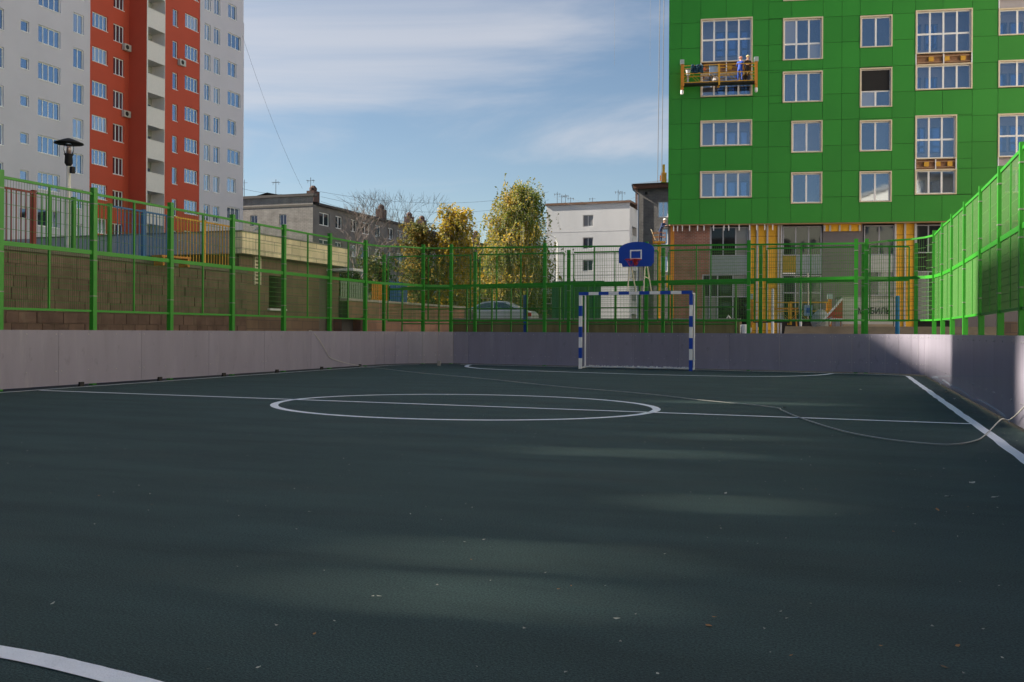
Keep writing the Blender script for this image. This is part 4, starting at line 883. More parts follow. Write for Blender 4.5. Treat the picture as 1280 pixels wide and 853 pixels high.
def tree(px, pytop, dz, wpx, label, nm, leafm, barkm, n_br=26, strand=(10, 26), lean=0.0, low=.22, seed=1, zb=0.0, prof=None, ls=.15, droop=1.0, group=None, cat='tree'):
    random.seed(seed); x, y, zt = depth(px, pytop, dz); Rr = wpx / 2 * dz / FPX; Ht = zt - zb
    t = thing(nm, label, cat, (x, y, zb), group=group); prof = prof or (lambda s: math.sin(math.pi * min(1, (s * .85 + .12))) ** .7)
    tr = MB(); top = Vector((lean, 0, Ht * .96)); ax = lambda s: Vector((lean * s * s + .08 * math.sin(s * 7), .06 * math.cos(s * 9), Ht * .96 * s))
    tr.tube([ax(i / 9) for i in range(10)], [max(.02, .14 * Ht / 10 * (1 - i / 9.3)) for i in range(10)], 8)
    lf_ = MB()
    for i in range(n_br):
        s = low + (1 - low) * ((i + random.random()) / n_br) ** .9; b0 = ax(min(s * .93, .99)); th = random.uniform(0, 6.283); rr = Rr * prof((s - low) / (1 - low)) * random.uniform(.62, 1.12)
        tip = b0 + Vector((math.cos(th) * rr, math.sin(th) * rr, rr * random.uniform(.25, .85) + .15)); tip.z = min(tip.z, Ht * 1.0)
        midp = b0.lerp(tip, .5) + Vector((0, 0, .12 * rr)); bp = smooth([tuple(b0), tuple(midp), tuple(tip)], 4)
        tr.tube(bp, [.045 * (1 - j / len(bp)) + .008 for j in range(len(bp))], 5)
        for k in range(random.randint(*strand)):
            q = Vector(bp[random.randint(2, len(bp) - 1)]) + Vector((random.gauss(0, .20 * Rr), random.gauss(0, .20 * Rr), random.gauss(0, .12 * Rr))); m = random.randint(6, 16); dx, dy = random.gauss(0, .02), random.gauss(0, .02); ln = random.uniform(.35, 1.25) * droop
            for j in range(m):
                u = j / m; leaf(lf_, q + Vector((dx * j + random.gauss(0, .05), dy * j + random.gauss(0, .05), -ln * u + random.gauss(0, .04))), ls * random.uniform(.6, 1.2))
            if droop > .6: tr.tube([q, q + Vector((dx * m, dy * m, -ln))], .006, 3, False)
    tr.build('trunk', barkm, t, True)
    o = lf_.build('crown', leafm, t); o['kind'] = 'stuff'
    return t
tree(641, 217, 62, 96, 'tall gold and green birch, biggest tree in the middle of the skyline', 'birch_tree', birch_leaf, bark_w, 120, (26, 38), lean=.6, low=.2, seed=4, prof=lambda s: max(.12, min(.93, 1.32 * (1 - s) ** .62)), ls=.165)
tree(568, 249, 58, 50, 'smaller gold birch with forked crown left of the tallest birch', 'birch_tree', gold_leaf, bark_w, 60, (20, 30), lean=.1, low=.2, seed=9, prof=lambda s: .95 if s < .6 else max(.4, 1.1 - .9 * (s - .5)), ls=.19)
tree(522, 266, 58, 62, 'round olive green tree at the right of the bare tree', 'broadleaf_tree', leaf_mat('olive_leaf', (.08, .10, .03), (.17, .15, .04), (.34, .22, .04)), bark_d, 60, (14, 24), low=.15, seed=12, prof=lambda s: math.sin(math.pi * (s * .6 + .38)) ** .6, ls=.15, droop=.4)
for i, (px, pt, dz, wp, lm, lb_, sd_) in enumerate(((470, 318, 56, 60, green_leaf, 'dark green bush behind the orange and blue barriers', 21), (537, 325, 60, 60, yg_leaf, 'yellow-green bush behind the far left fence corner', 22),
        (585, 322, 64, 66, yg_leaf, 'yellow-green bush below the smaller gold birch', 23), (628, 335, 66, 60, yg_leaf, 'low yellow-green bush at the foot of the tallest birch', 24), (600, 300, 95, 26, green_leaf, 'small dark distant tree in the gap between the two birches', 25),
        (672, 328, 68, 50, green_leaf, 'dark green bush just left of the white block', 26), (430, 335, 52, 60, green_leaf, 'dark green bush beyond the utility building corner', 27))):
    tree(px, pt, dz, wp, lb_, 'bush', lm, bark_d, 26, (10, 16), low=.08, seed=sd_, prof=lambda s: math.sin(math.pi * (s * .55 + .35)) ** .5, ls=.2, droop=.45, zb=0.0, cat='bush')
def bare_tree(px, pytop, dz, label, seed, spread=.42):
    random.seed(seed); x, y, zt = depth(px, pytop, dz); t = thing('bare_tree', label, 'tree', (x, y, 0)); mb = MB()
    def grow(p, d, L, r, dep):
        q = p + d * L; m = p.lerp(q, .5) + Vector((random.gauss(0, .05 * L), random.gauss(0, .05 * L), 0)); mb.tube([p, m, q], [r, r * .8, r * .62], 5 if r > .03 else 3, False)
        if dep == 0: return
        for _ in range(random.choice((2, 3, 3))):
            nd = (d + Vector((random.gauss(0, spread), random.gauss(0, spread), random.gauss(.08, .22)))).normalized(); grow(q, nd, L * random.uniform(.66, .86), max(r * .58, .008), dep - 1)
    s = zt / 5.3
    grow(Vector((0, 0, 0)), Vector((0, 0, 1)), s * 1.5, .13, 6); mb.build('trunk', twig_m, t)
bare_tree(462, 250, 66, 'bare grey tree in front of the long apartment block, left one', 31); bare_tree(487, 246, 70, 'bare grey tree in front of the long apartment block, taller right one', 36); bare_tree(440, 268, 62, 'small bare tree in front of the long block front', 44)
# far wooded skyline
random.seed(77); mb = MB()
for k in range(9000):
    x = random.uniform(-230, 60); y = 175 + random.uniform(-8, 8); hh = 4.5 + 2.5 * math.sin(x * .11) + 1.5 * math.sin(x * .37); leaf(mb, Vector((x, y, random.random() ** .7 * max(2, hh))), 1.5)
fw_ = mb.build('far_woodland', green_leaf); fw_['kind'] = 'stuff'; fw_['label'] = 'far dark line of trees on the horizon'; fw_['category'] = 'woodland'

# ------------------------------------------------------------------ car park behind the far fence
struct('car_park', MB().box(-15.6, -2.6, 38.2, 108, -.01, .95), asph_m)
lw2 = thing('low_wall', 'low olive-stained wall under the car behind the far fence', 'wall', (on_y(556, 400, 38)[0], 38, 0))
MB().box(0, 12.4, 0, .2, 0, 1.5).build('wall', mat('olive_wall', (.17, .15, .06), .9, var=.4, scale=1.2, stretch=(2, 1, .3)), lw2)
MB().box(-.02, 12.42, -.04, .24, 1.5, 1.56).build('coping', conc_m, lw2)
# shed
sy = 62.0; sx0 = on_y(541, 380, sy)[0]; sx1 = on_y(722, 380, sy)[0]; sz = on_y(620, 362, sy)[2]; sz0 = on_y(620, 369, sy)[2]
SH = thing('long_shed', 'long low green shed with a pale blue roof edge behind the parked car', 'shed', (sx0, sy, .94))
shm = mat('shed_green', (.05, .13, .07), .7, var=.1, stretch=(4, 1, .2))
wa, wb_ = on_y(650, 375, sy)[0] - sx0, on_y(690, 375, sy)[0] - sx0; wz0, wz1 = on_y(670, 380.5, sy)[2] - .94, on_y(670, 372, sy)[2] - .94
wall_holes('wall', shm, SH, 0, sx1 - sx0, 0, sz0 - .94, [(wa + i * (wb_ - wa) / 4 + .03, wa + (i + 1) * (wb_ - wa) / 4 - .03, wz0, wz1) for i in range(4)], reveal=.1)
for i in range(4): window(SH, wa + i * (wb_ - wa) / 4 + .03, wa + (i + 1) * (wb_ - wa) / 4 - .03, wz0, wz1, .04, 1, fm=wf, gm=MATS['tower_glass'], fw=.06)
MB().box(-.2, sx1 - sx0 + .2, -.25, -.2, sz0 - .94, sz - .94).build('roof_edge', mat('pale_blue_edge', (.50, .66, .74), .5), SH)
MB().face((-.2, -.2, sz - .94), (sx1 - sx0 + .2, -.2, sz - .94), (sx1 - sx0 + .2, 6, sz - .5), (-.2, 6, sz - .5)).build('roof', mat('shed_roof', (.3, .33, .33), .6), SH)
MB().box(0, .05, .01, 5.8, 0, sz - .95).box(sx1 - sx0 - .05, sx1 - sx0, .01, 5.8, 0, sz - .95).build('side_wall', shm, SH)
da = on_y(547, 380, sy)[0] - sx0; MB().box(da, da + .95, -.05, -.004, 0, on_y(550, 376, sy)[2] - .94).build('door', white_m, SH)

# parked car (side on)
def car(label, loc, rz, paint):
    t = thing('parked_car', label, 'car', loc, rz); W = .86
    prof = [(-2.2, .45), (-2.22, .72), (-2.05, .88), (-1.45, .95), (-.85, 1.02), (1.35, 1.04), (2.05, 1.0), (2.18, .85), (2.2, .45), (1.75, .3), (-1.8, .28)]
    cab = [(-.95, 1.0), (-.25, 1.40), (.35, 1.47), (.95, 1.43), (1.75, 1.04)]
    def ext(p, w0, w1, nm, m, par):
        mb = MB(); n = len(p); mb.v = [(x, -w(z), z) for (x, z), w in zip(p, [lambda z: w0 + (w1 - w0) * max(0, min(1, (z - .9) / .5))] * n)] + [(x, (w0 + (w1 - w0) * max(0, min(1, (z - .9) / .5))), z) for x, z in p]
        mb.f = [tuple(range(n)), tuple(range(n, 2 * n))[::-1]] + [(i, n + i, n + (i + 1) % n, (i + 1) % n) for i in range(n)]
        o = mb.build(nm, m, par); md = o.modifiers.new('b', 'BEVEL'); md.width = .04; md.segments = 2; return o
    ext(prof, W, W, 'body', paint, t); ext(cab, W - .04, W - .24, 'cabin', paint, t)
    cg = glass_mat('car_glass', (.5, .6, .65), .25, (.015, .02, .022), through=False) if 'car_glass' not in MATS else MATS['car_glass']
    for s in (-1, 1):
        for q in (((-.72, 1.06), (-.22, 1.34), (.28, 1.40), (.28, 1.06)), ((.36, 1.06), (.36, 1.40), (.88, 1.37), (1.45, 1.07))):
            mb = MB(); f = lambda x, z, o: (x, s * (W - .04 - .2 * (z - .9) / .5 + o), z); mb.face(*[f(x, z, .015) for x, z in q]); mb.build('side_window', cg, t)
        MB().box(-1.9, -1.55, s * .86 - .02, s * .86 + .012, .62, .74).build('headlight', mat('lamp_lens', (.6, .6, .6), .2), t)
        MB().box(1.95, 2.15, s * .86 - .02, s * .86 + .012, .75, .92).build('tail_light', red_m, t)
        MB().box(-.75, -.6, s * .95 - .07, s * .95 + .07, 1.0, 1.12).build('mirror', paint, t)
        for x in (-1.35, 1.35):
            wm = MB().lathe((0, 0, 0), [(.2, -.1), (.31, -.1), (.33, -.05), (.33, .05), (.31, .1), (.2, .1)], 20).build('wheel', black_m, t); wm.location = (x, s * .78, .33); wm.rotation_euler = (R(90), 0, 0)
            MB().lathe((0, 0, 0), [(.21, -.105), (.2, 0), (.21, .105)], 10).build('rim', steel_m, wm)
    return t
cx_, cy_, _ = depth(612, 395, 45)
car('silver-white sedan parked side-on behind the far fence', (cx_, cy_, .95), R(8), mat('car_paint', (.62, .65, .66), .3, .1, coat=.6))

# poles
def pole(px, py, dz, m, label, nm='painted_pole', r=.06, zb=0):
    x, y, z = depth(px, py, dz); MB().lathe((0, 0, 0), [(r, 0), (r, z - zb), (r * .6, z - zb + .03)], 10).thing(nm, m, label, 'pole', smooth=False); o = bpy.context.scene.collection.objects[-1]; o.location = (x, y, zb); return o
pole(657, 370, 31, blue_m, 'blue painted pole behind the far fence, left of the goal', r=.07); pole(1122, 371, 31, mat('teal_pole', (.01, .20, .40), .5), 'blue painted pole behind the sunny corner of the fence', r=.07)
pole(966, 362, 34, white_m, 'slim white pole behind the far fence, right of the goal', r=.05); pole(1001, 352, 44, white_m, 'slim white pole behind the fence carrying nothing, near the yellow lattice', r=.06)
# street lamp left of the white block
x, y, z = depth(697, 305, 58); t = thing('street_lamp', 'street lamp with curved arm in front of the white block', 'street lamp', (x, y, .9)); hh = z - .9
MB().lathe((0, 0, 0), [(.08, 0), (.06, hh)], 8).tube([(0, 0, hh), (-.15, 0, hh + .4), (-.5, 0, hh + .55)], .035, 6).build('pole', white_m, t)
MB().box(-.8, -.45, -.08, .08, hh + .52, hh + .6).build('lamp_head', MATS['ac_grey'], t)
x, y, z = depth(316, 296, 40); t = thing('street_lamp', 'small hooked white street lamp above the cream parapet', 'street lamp', (x, y, 2.4)); hh = z - 2.4
MB().lathe((0, 0, 0), [(.05, 0), (.04, hh)], 8).tube([(0, 0, hh), (.05, 0, hh + .25), (.25, 0, hh + .32)], .025, 6).build('pole', white_m, t); MB().box(.15, .42, -.05, .05, hh + .3, hh + .36).build('lamp_head', white_m, t)

# ------------------------------------------------------------------ building site right of the car park
struct('site_ground', MB().box(-2.6, 60, 44, 62, -.01, 1.3), soil_m)
struct('site_bank', MB().face((-2.6, 40.5, 0), (60, 40.5, 0), (60, 44, 1.3), (-2.6, 44, 1.3)), soil_m)
cfx0, cfx1 = on_y(690, 380, 50)[0], on_y(755, 380, 50)[0]; cfz = on_y(720, 351, 50)[2]
cf = thing('site_fence', 'solid green corrugated site fence left of the white lower wall', 'fence', (cfx0, 50, .94))
MB().box(0, cfx1 - cfx0, .08, .12, 0, .12).box(0, cfx1 - cfx0, .08, .12, cfz - 1.1, cfz - .96).build('frame', shm, cf)
sm_ = mat('sheet_green', (.03, .17, .06), .5); cs = MB().box(0, .17, .0, .03, 0, cfz - .96).box(.17, .34, .03, .06, 0, cfz - .96).mesh('corrugated_sheet', sm_)
for i in range(int((cfx1 - cfx0) / .34)): inst(cs, 'corrugated_sheet', cf, (i * .34, 0, 0))

# cradle builder
def cradle(label, loc, rz, W=4.2):
    t = thing('work_cradle', label, 'cradle', loc, rz, 'yellow hanging work cradles'); D = .65
    MB().box(-W / 2, W / 2, -D, 0, -.09, -.02).build('floor', mat('cradle_floor', (.025, .022, .022), .7), t)
    for y in (-D, 0):
        for nm, z in (('bottom_rail', 0.0), ('middle_rail', .52), ('top_rail', .98)): MB().box(-W / 2, W / 2, y - .02, y + .02, z - .02, z + .025).build(nm, yel_m, t)
        mb = MB(); n = 8
        for i in range(n):
            a = -W / 2 + W * i / n; b = -W / 2 + W * (i + 1) / n; mb.bar((a + .03, y, .03), (b - .03, y, .5) if i % 2 == 0 else (b - .03, y, .03), .02) if i % 2 == 0 else mb.bar((a + .03, y, .5), (b - .03, y, .03), .02)
        mb.build('lattice', yel_m, t)
        for x in (-W / 2 + .04, 0, W / 2 - .04): MB().box(x - .05, x + .05, y - .05, y + .05, -.2, 1.02).build('upright', ora_m if x else yel_m, t)
    for s in (-1, 1):
        x = s * (W / 2 + .02); MB().box(x - .07, x + .07, -D / 2 - .1, -D / 2 + .1, -.35, 1.2).build('hoist_frame', ora_m, t)
        MB().box(x - .12, x + .12, -D / 2 - .14, -D / 2 + .14, 1.15, 1.42).build('hoist_motor', mat('motor_grey', (.35, .45, .45), .5), t)
        MB().lathe((x, -D / 2, -.62), [(.05, 0), (.09, .05), (.09, .25), (.05, .3)], 10).build('counterweight', white_m, t)
    return t
cu0, cz = uz(898, 107, GO, GA); ca = R(GA)
def gpt(u, y, z): return (GO[0] + math.cos(ca) * u - math.sin(ca) * y, GO[1] + math.sin(ca) * u + math.cos(ca) * y, z)
CR = cradle('yellow work cradle with two workers hanging in front of the green building', gpt(cu0, -.25, cz), ca)
CU = cu0
for s in (-1, 1):
    for q in (-.04, .04): pass
    a = gpt(CU + s * 2.12, -.57, cz + 1.4); b = gpt(CU + s * 2.12, -.57, 26.5)
    MB().tube([a, b], .012, 4).build('hoist_rope', cabm, CR, world=False)
    o = CR.children[-1]; o.parent = None; inv = Matrix.Translation(CR.location) @ Matrix.Rotation(ca, 4, 'Z'); o.data.transform(inv.inverted()); o.parent = CR
for px, lb_ in ((822, 'thin vertical rope, left one, hanging beside the green building corner'), (827, 'thin vertical rope, right one, hanging beside the green building corner')):
    x, y, z = depth(px, 228, 56); MB().tube([(0, 0, 0), (.15, 0, 20)], .02, 4).thing('hanging_rope', cabm, lb_, 'rope', 'ropes beside the green building'); bpy.context.scene.collection.objects[-1].location = (x, y, z)
# things standing in the cradle
def at_cr(px, dy, dz=0): u = uz(px, 105, GO, GA)[0]; return gpt(u, -.25 + dy, cz + dz)
t = thing('tool_box', 'pale blue control box with blue lid standing in the hanging cradle', 'box', at_cr(891.5, -.45, .42), ca); MB().box(-.24, .24, -.12, .12, 0, .5).build('case', mat('pale_blue', (.30, .42, .62), .5), t); MB().box(-.26, .26, -.14, .14, .5, .62).build('lid', mat('teal_blue', (.02, .16, .30), .5), t)
MB().box(-.03, .03, -.03, .03, -.42, 0).build('stand', steel_m, t)
for k, (px, m, hb, lb_) in enumerate(((859.5, white_m, .5, 'white bucket at the left end of the hanging cradle'), (893.5, mat('dusty_sack', (.5, .48, .47), .9), 0.0, 'pale sack on the floor of the hanging cradle'))):
    t = thing('bucket' if k == 0 else 'sack', lb_, 'bucket' if k == 0 else 'sack', at_cr(px, -.35, hb), ca)
    if k == 0: MB().lathe((0, 0, 0), [(.11, 0), (.15, .28), (.16, .3)], 12).build('pail', m, t); MB().tube([(.15 * math.cos(a / 4), 0, .3 + .12 * math.sin(a / 4)) for a in range(13)], .008, 4).build('handle', steel_m, t); MB().box(-.05, .05, -.05, .05, -.5, 0).build('hook', steel_m, t)
    else: MB().lathe((0, 0, 0), [(.22, 0), (.26, .12), (.2, .3), (.1, .38), (.13, .45)], 9).build('bag', m, t)
t = thing('tarpaulin', 'dark blue cloth bundle hung over the left part of the cradle rail', 'cloth', at_cr(871, -.65, .6), ca)
mb = MB(); random.seed(2)
pts = [[(-.35 + .1 * i, -.05 - .05 * math.sin(i * 2.1 + j), .42 - .12 * j + .03 * math.sin(i * 1.7)) for i in range(8)] for j in range(5)]
for j in range(4):
    for i in range(7): mb.face(pts[j][i], pts[j + 1][i], pts[j + 1][i + 1], pts[j][i + 1])
o = mb.build('cloth', mat('navy_cloth', (.01, .05, .09), .9), t, True); o.modifiers.new('s', 'SOLIDIFY').thickness = .04
for px, m, nm, lb_ in ((879.5, mat('orange_drill', (.55, .12, .03), .5), 'power_tool', 'orange power tool resting on the cradle rail'), ):
    t = thing(nm, lb_, 'tool', at_cr(px, -.62, .62), ca); MB().box(-.2, .1, -.05, .05, .06, .2).build('motor_body', m, t); MB().box(-.16, -.08, -.04, .04, -.06, .06).build('grip', black_m, t); MB().tube([(.1, 0, .13), (.3, 0, .13)], .015, 6).build('bit', steel_m, t)

# second cradle standing on the site ground, and the basket lift at the corner
x, y, z = depth(986, 398, 50.5)
C2 = cradle('yellow lattice work cradle standing on the ground behind the far fence', (x, y, 1.62), ca + R(2), 4.0)
for s in (-1.5, 1.5): MB().box(s - .1, s + .1, -.6, 0, -.32, -.1).build('support_block', bra, C2)
t = thing('control_box', 'pale blue control box with dark panel hanging on the yellow lattice cradle', 'box', (depth(1010, 383, 49.6)[0], depth(1010, 383, 49.6)[1], 1.9), ca); MB().box(-.2, .2, -.12, .0, 0, .55).build('case', mat('pale_blue', (.30, .42, .62), .5), t); MB().box(-.1, .1, -.135, -.122, .15, .4).build('panel', blue_m, t); MB().tube([(0, -.06, .55), (-.03, -.06, 2.2)], .03, 6).build('cable_sleeve', steel_m, t)
x, y, z = depth(1026, 396, 49); t = thing('rubble_bag', 'pale grey filled bag beside the red panel', 'sack', (x, y, 1.3)); MB().lathe((0, 0, 0), [(.4, 0), (.5, .25), (.42, .6), (.2, .85), (.1, .9)], 12).build('bag', mat('bag_grey', (.38, .40, .38), .9, bump=.6, bscale=6), t)

bx_, by_, bz_ = depth(824, 303, 55.0)
bl = thing('basket_lift', 'orange basket of a lift at the left corner of the green building', 'work platform', (bx_, by_, 1.3), ca); h0 = bz_ - 1.3
for z in (0, .28, .52): MB().box(-.36, .36, -.36, -.33, h0 + z, h0 + z + .03).box(-.36, .36, .33, .36, h0 + z, h0 + z + .03).box(-.36, -.33, -.33, .33, h0 + z, h0 + z + .03).box(.33, .36, -.33, .33, h0 + z, h0 + z + .03).build('basket_rail', ora_m, bl)
for a in (-.345, 0, .345): MB().box(a - .015, a + .015, -.33, -.30, h0, h0 + .5).build('basket_bar', ora_m, bl)
MB().box(-.36, .36, -.36, .36, h0 - .06, h0 - .005).build('basket_floor', yel_m, bl)
MB().box(-.1, .1, -.1, .1, 0, h0 - .06).build('mast', yel_m, bl); MB().box(-.5, .5, -.5, .5, 0, .35).build('base', yel_m, bl)
MB().box(.4, .75, -.1, .1, h0 - 2.6, h0 - 1.9).build('counterbalance', yel_m, bl)
x, y, z = depth(829, 228, 57.6); t = thing('hoist_bracket', 'yellow hoist bracket beside the left edge of the green building', 'hoist', (x, y, z), ca)
MB().box(-.14, .2, -.15, .15, 0, .55).build('housing', ora_m, t); MB().box(-.05, .1, -.1, .1, .55, 1.05).build('arm', yel_m, t); MB().box(-.2, -.14, -.1, .1, .1, .4).build('motor', yel_m, t)
x, y, z = depth(819, 300, 55.2); MB().bar((0, 0, 0), (-.25, 0, .62), .13, .03).thing('timber_board', cream_m, 'pale board sticking up at the left of the orange basket', 'board'); bpy.context.scene.collection.objects[-1].location = (x, y, z)

# workers ------------------------------------------------------------
def person(label, loc, rz, J, cols, hat=None, group=None):
    """J: joint positions (metres, own frame, facing -Y). One skinned body; colours by zone."""
    t = thing('person', label, 'person', loc, rz)
    me = bpy.data.meshes.new('body'); V = []; Ed = []; Rd = []; idx = {}
    def v(n, p, r): idx[n] = len(V); V.append(p); Rd.append(r)
    for n, (p, r) in J.items(): v(n, p, r)
    links = [('pel', 'sp'), ('sp', 'ch'), ('ch', 'nk'), ('nk', 'hd0'), ('hd0', 'hd1'), ('hd1', 'hd2')]
    for s in 'lr': links += [('ch', 'sh' + s), ('sh' + s, 'el' + s), ('el' + s, 'wr' + s), ('wr' + s, 'pa' + s), ('pel', 'hp' + s), ('hp' + s, 'kn' + s), ('kn' + s, 'an' + s), ('an' + s, 'to' + s)]
    for s in 'lr':
        w_, p_ = Vector(J['wr' + s][0]), Vector(J['pa' + s][0]); d = (p_ - w_).normalized(); sd_ = d.cross(Vector((0, 0, 1)) if abs(d.z) < .9 else Vector((0, 1, 0))).normalized()
        for i, (o_, L) in enumerate(((-.028, .07), (-.010, .08), (.009, .075), (.027, .06))):
            a = p_ + sd_ * o_ + d * .03; b = a + d * L * .6 + Vector((0, 0, -.012)); c = b + d * L * .4 + Vector((0, 0, -.02)); v('f%s%d' % (s, i), tuple(a), .009); v('g%s%d' % (s, i), tuple(b), .008); v('h%s%d' % (s, i), tuple(c), .007)
            links += [('pa' + s, 'f%s%d' % (s, i)), ('f%s%d' % (s, i), 'g%s%d' % (s, i)), ('g%s%d' % (s, i), 'h%s%d' % (s, i))]
        a = w_.lerp(p_, .6) - sd_ * .045; v('t' + s, tuple(a), .011); v('u' + s, tuple(a + d * .04 - sd_ * .015), .009); links += [('pa' + s, 't' + s), ('t' + s, 'u' + s)]
    me.from_pydata(V, [(idx[a], idx[b]) for a, b in links], []); o = bpy.data.objects.new('tmp', me); col.objects.link(o)
    sk = o.modifiers.new('s', 'SKIN'); sk.use_smooth_shade = True
    for i, r in enumerate(Rd): me.skin_vertices[0].data[i].radius = (r, r) if not isinstance(r, tuple) else r
    me.skin_vertices[0].data[idx['pel']].use_root = True
    ss = o.modifiers.new('d', 'SUBSURF'); ss.levels = 1; ss.render_levels = 1
    dg = bpy.context.evaluated_depsgraph_get(); nm = bpy.data.meshes.new_from_object(o.evaluated_get(dg)); nm.name = 'body'; bpy.data.objects.remove(o)
    skin = mat('skin', (.50, .28, .19), .6); top, leg, shoe = cols
    nm.materials.clear()
    for m in (skin, top, leg, shoe): nm.materials.append(m)
    zn = J['nk'][0][2]; zw_ = J['pel'][0][2] + .06; hd = [Vector(J['hd0'][0]), Vector(J['hd2'][0])]
    for p in nm.polygons:
        c = p.center; k = 1
        if min((c - Vector(J['hd1'][0])).length, (c - hd[0]).length) < .15: k = 0
        elif min((c - Vector(J['pa' + s][0])).length for s in 'lr') < .10: k = 0
        elif min((c - Vector(J['to' + s][0])).length for s in 'lr') < .17: k = 3
        elif c.z < zw_ and min((c - Vector(J['wr' + s][0])).length for s in 'lr') > .2: k = 2
        p.material_index = k
    b = bpy.data.objects.new('body', nm); col.objects.link(b); b.parent = t
    h = Vector(J['hd1'][0])
    MB().lathe((h.x, h.y, h.z + .02), [(.112, 0), (.118, .03), (.10, .09), (.05, .125)], 14).build('cap' if hat else 'hair', hat or mat('hair_brown', (.06, .035, .02), .9), t, True)
    MB().bar((h.x, h.y - .10, h.z - .01), (h.x, h.y - .125, h.z - .03), .025, .03).build('nose', skin, t)
    for s in (-1, 1): MB().box(h.x + s * .035 - .012, h.x + s * .035 + .012, h.y - .108, h.y - .1, h.z + .0, h.z + .014).build('eye', dark_m, t)
    return t
def stand(armL, armR, lean=0.0, turn=0.0):
    J = {'pel': ((0, 0, .95), (.15, .11)), 'sp': ((0, -lean * .3, 1.14), (.14, .10)), 'ch': ((0, -lean * .7, 1.34), (.165, .115)), 'nk': ((0, -lean, 1.50), .055), 'hd0': ((0, -lean - .015, 1.57), .075), 'hd1': ((0, -lean - .02, 1.65), .095), 'hd2': ((0, -lean - .015, 1.73), .07)}
    for s, sg, A in (('l', 1, armL), ('r', -1, armR)):
        J['sh' + s] = ((sg * .19, -lean * .75, 1.40), .065); J['el' + s] = ((sg * A[0][0], A[0][1], A[0][2]), .045); J['wr' + s] = ((sg * A[1][0], A[1][1], A[1][2]), .030); w_ = Vector(J['wr' + s][0]); e = Vector(J['el' + s][0]); J['pa' + s] = (tuple(w_ + (w_ - e).normalized() * .07), .035)
        J['hp' + s] = ((sg * .10, 0, .88), .09); J['kn' + s] = ((sg * .12, -.03, .49), .06); J['an' + s] = ((sg * .13, .02, .08), .042); J['to' + s] = ((sg * .15, -.15, .04), .04)
    return J
cobalt = mat('cobalt_overalls', (.01, .06, .36), .8, bump=.5, bscale=14); blkc = mat('black_jacket', (.015, .013, .013), .85); navy = mat('navy_overalls', (.012, .03, .10), .85)
person('worker in cobalt blue overalls standing in the hanging cradle with back to us', at_cr(924, -.35, -.02), ca + R(165), stand(((.26, -.15, 1.18), (.22, -.38, 1.15)), ((.30, -.05, 1.15), (.26, -.28, 1.02)), .22), (cobalt, cobalt, black_m), hat=mat('pink_cap', (.5, .22, .18), .8))
person('worker in black jacket and pale cap at the right end of the hanging cradle', at_cr(933, -.30, -.02), ca + R(20), stand(((.28, -.12, 1.2), (.20, -.35, 1.25)), ((.30, -.1, 1.16), (.16, -.32, 1.10)), .08), (blkc, blkc, black_m), hat=mat('pale_cap', (.62, .5, .25), .8))
person('worker in navy overalls and white cap leaning out of the orange basket', (bx_ + .05, by_ + .1, bz_), ca + R(60), stand(((.30, -.30, 1.2), (.28, -.62, 1.28)), ((.28, -.28, 1.15), (.26, -.58, 1.2)), .35), (navy, navy, black_m), hat=white_m)
for o in [o for o in sc.objects if o.get('category') == 'person']: o.scale = (.75, .75, .75) if 'navy' in o['label'] else (.87, .87, .87)

# container with lettering, red panel, timber, barrels ----------------
cd_ = 44.0; c0 = depth(1053, 400, cd_); c1 = depth(1116, 400, cd_); czt = depth(1085, 372, cd_)[2]; cw = c1[0] - c0[0]
SC = thing('site_cabin', 'white site cabin with dark lettering behind the right end of the far fence', 'cabin', (c0[0], c0[1] - .3, 0), R(8))
cwm = mat('cabin_white', (.58, .56, .50), .6, var=.08, scale=2); MB().box(0, cw, 0, 2.2, .9, czt).build('body', cwm, SC)
MB().box(-.04, cw + .04, -.03, 2.24, czt, czt + .06).build('roof', mat('cabin_roof', (.3, .28, .25), .6), SC); MB().box(0, cw, -.012, 0, .9, 1.42).build('lower_band', mat('tan_band', (.42, .33, .22), .7), SC)
MB().box(0.1, cw - .1, .1, 2.1, 0, .9).build('base', bra, SC)
def text(s, h, x, z, m, par, y=-.02):
    cu = bpy.data.curves.new('lettering', 'FONT'); cu.body = s; cu.size = h * 1.38; cu.extrude = .004; cu.offset = .006; o = bpy.data.objects.new('t', cu); col.objects.link(o)
    bpy.context.view_layer.update(); me = bpy.data.meshes.new_from_object(o.evaluated_get(bpy.context.evaluated_depsgraph_get())); me.materials.clear(); me.materials.append(m); me.name = 'lettering'; bpy.data.objects.remove(o)
    q = bpy.data.objects.new('lettering', me); col.objects.link(q); q.parent = par; q.location = (x, y, z); q.rotation_euler = (R(90), 0, 0); return q
sc_u = lambda px: (px - 1053) / 63 * cw
ink = mat('ink', (.04, .04, .045), .7)
tt = text('МОБИЛЬ', .29, sc_u(1072), 1.88, ink, SC); bpy.context.view_layer.update(); tw = tt.dimensions.x; tt.scale = ((sc_u(1112) - sc_u(1072)) / max(tw, .1), 1, 1)
x, y, z = depth(1030, 400, 43.5); rp_ = thing('red_panel', 'red triangular panel with white edge leaning against the left of the white cabin', 'panel', (x, y, 0), R(5))
s_ = 43.5 / FPX; q = [(0, z), (22 * s_, z), (22 * s_, z + 27 * s_)]
mb = MB(); mb.v = [(a, -.02, b) for a, b in q] + [(a, .02, b) for a, b in q]; mb.f = [(0, 1, 2), (5, 4, 3), (0, 3, 4, 1), (1, 4, 5, 2), (2, 5, 3, 0)]; mb.build('sheet', mat('panel_red', (.40, .05, .04), .5), rp_)
MB().bar((0, -.04, z + .02), (22 * s_, -.04, z + 27 * s_), .04, .09).bar((.1, -.04, z + .03), (22 * s_, -.04, z + .03), .04, .07).build('edge_strip', white_m, rp_)
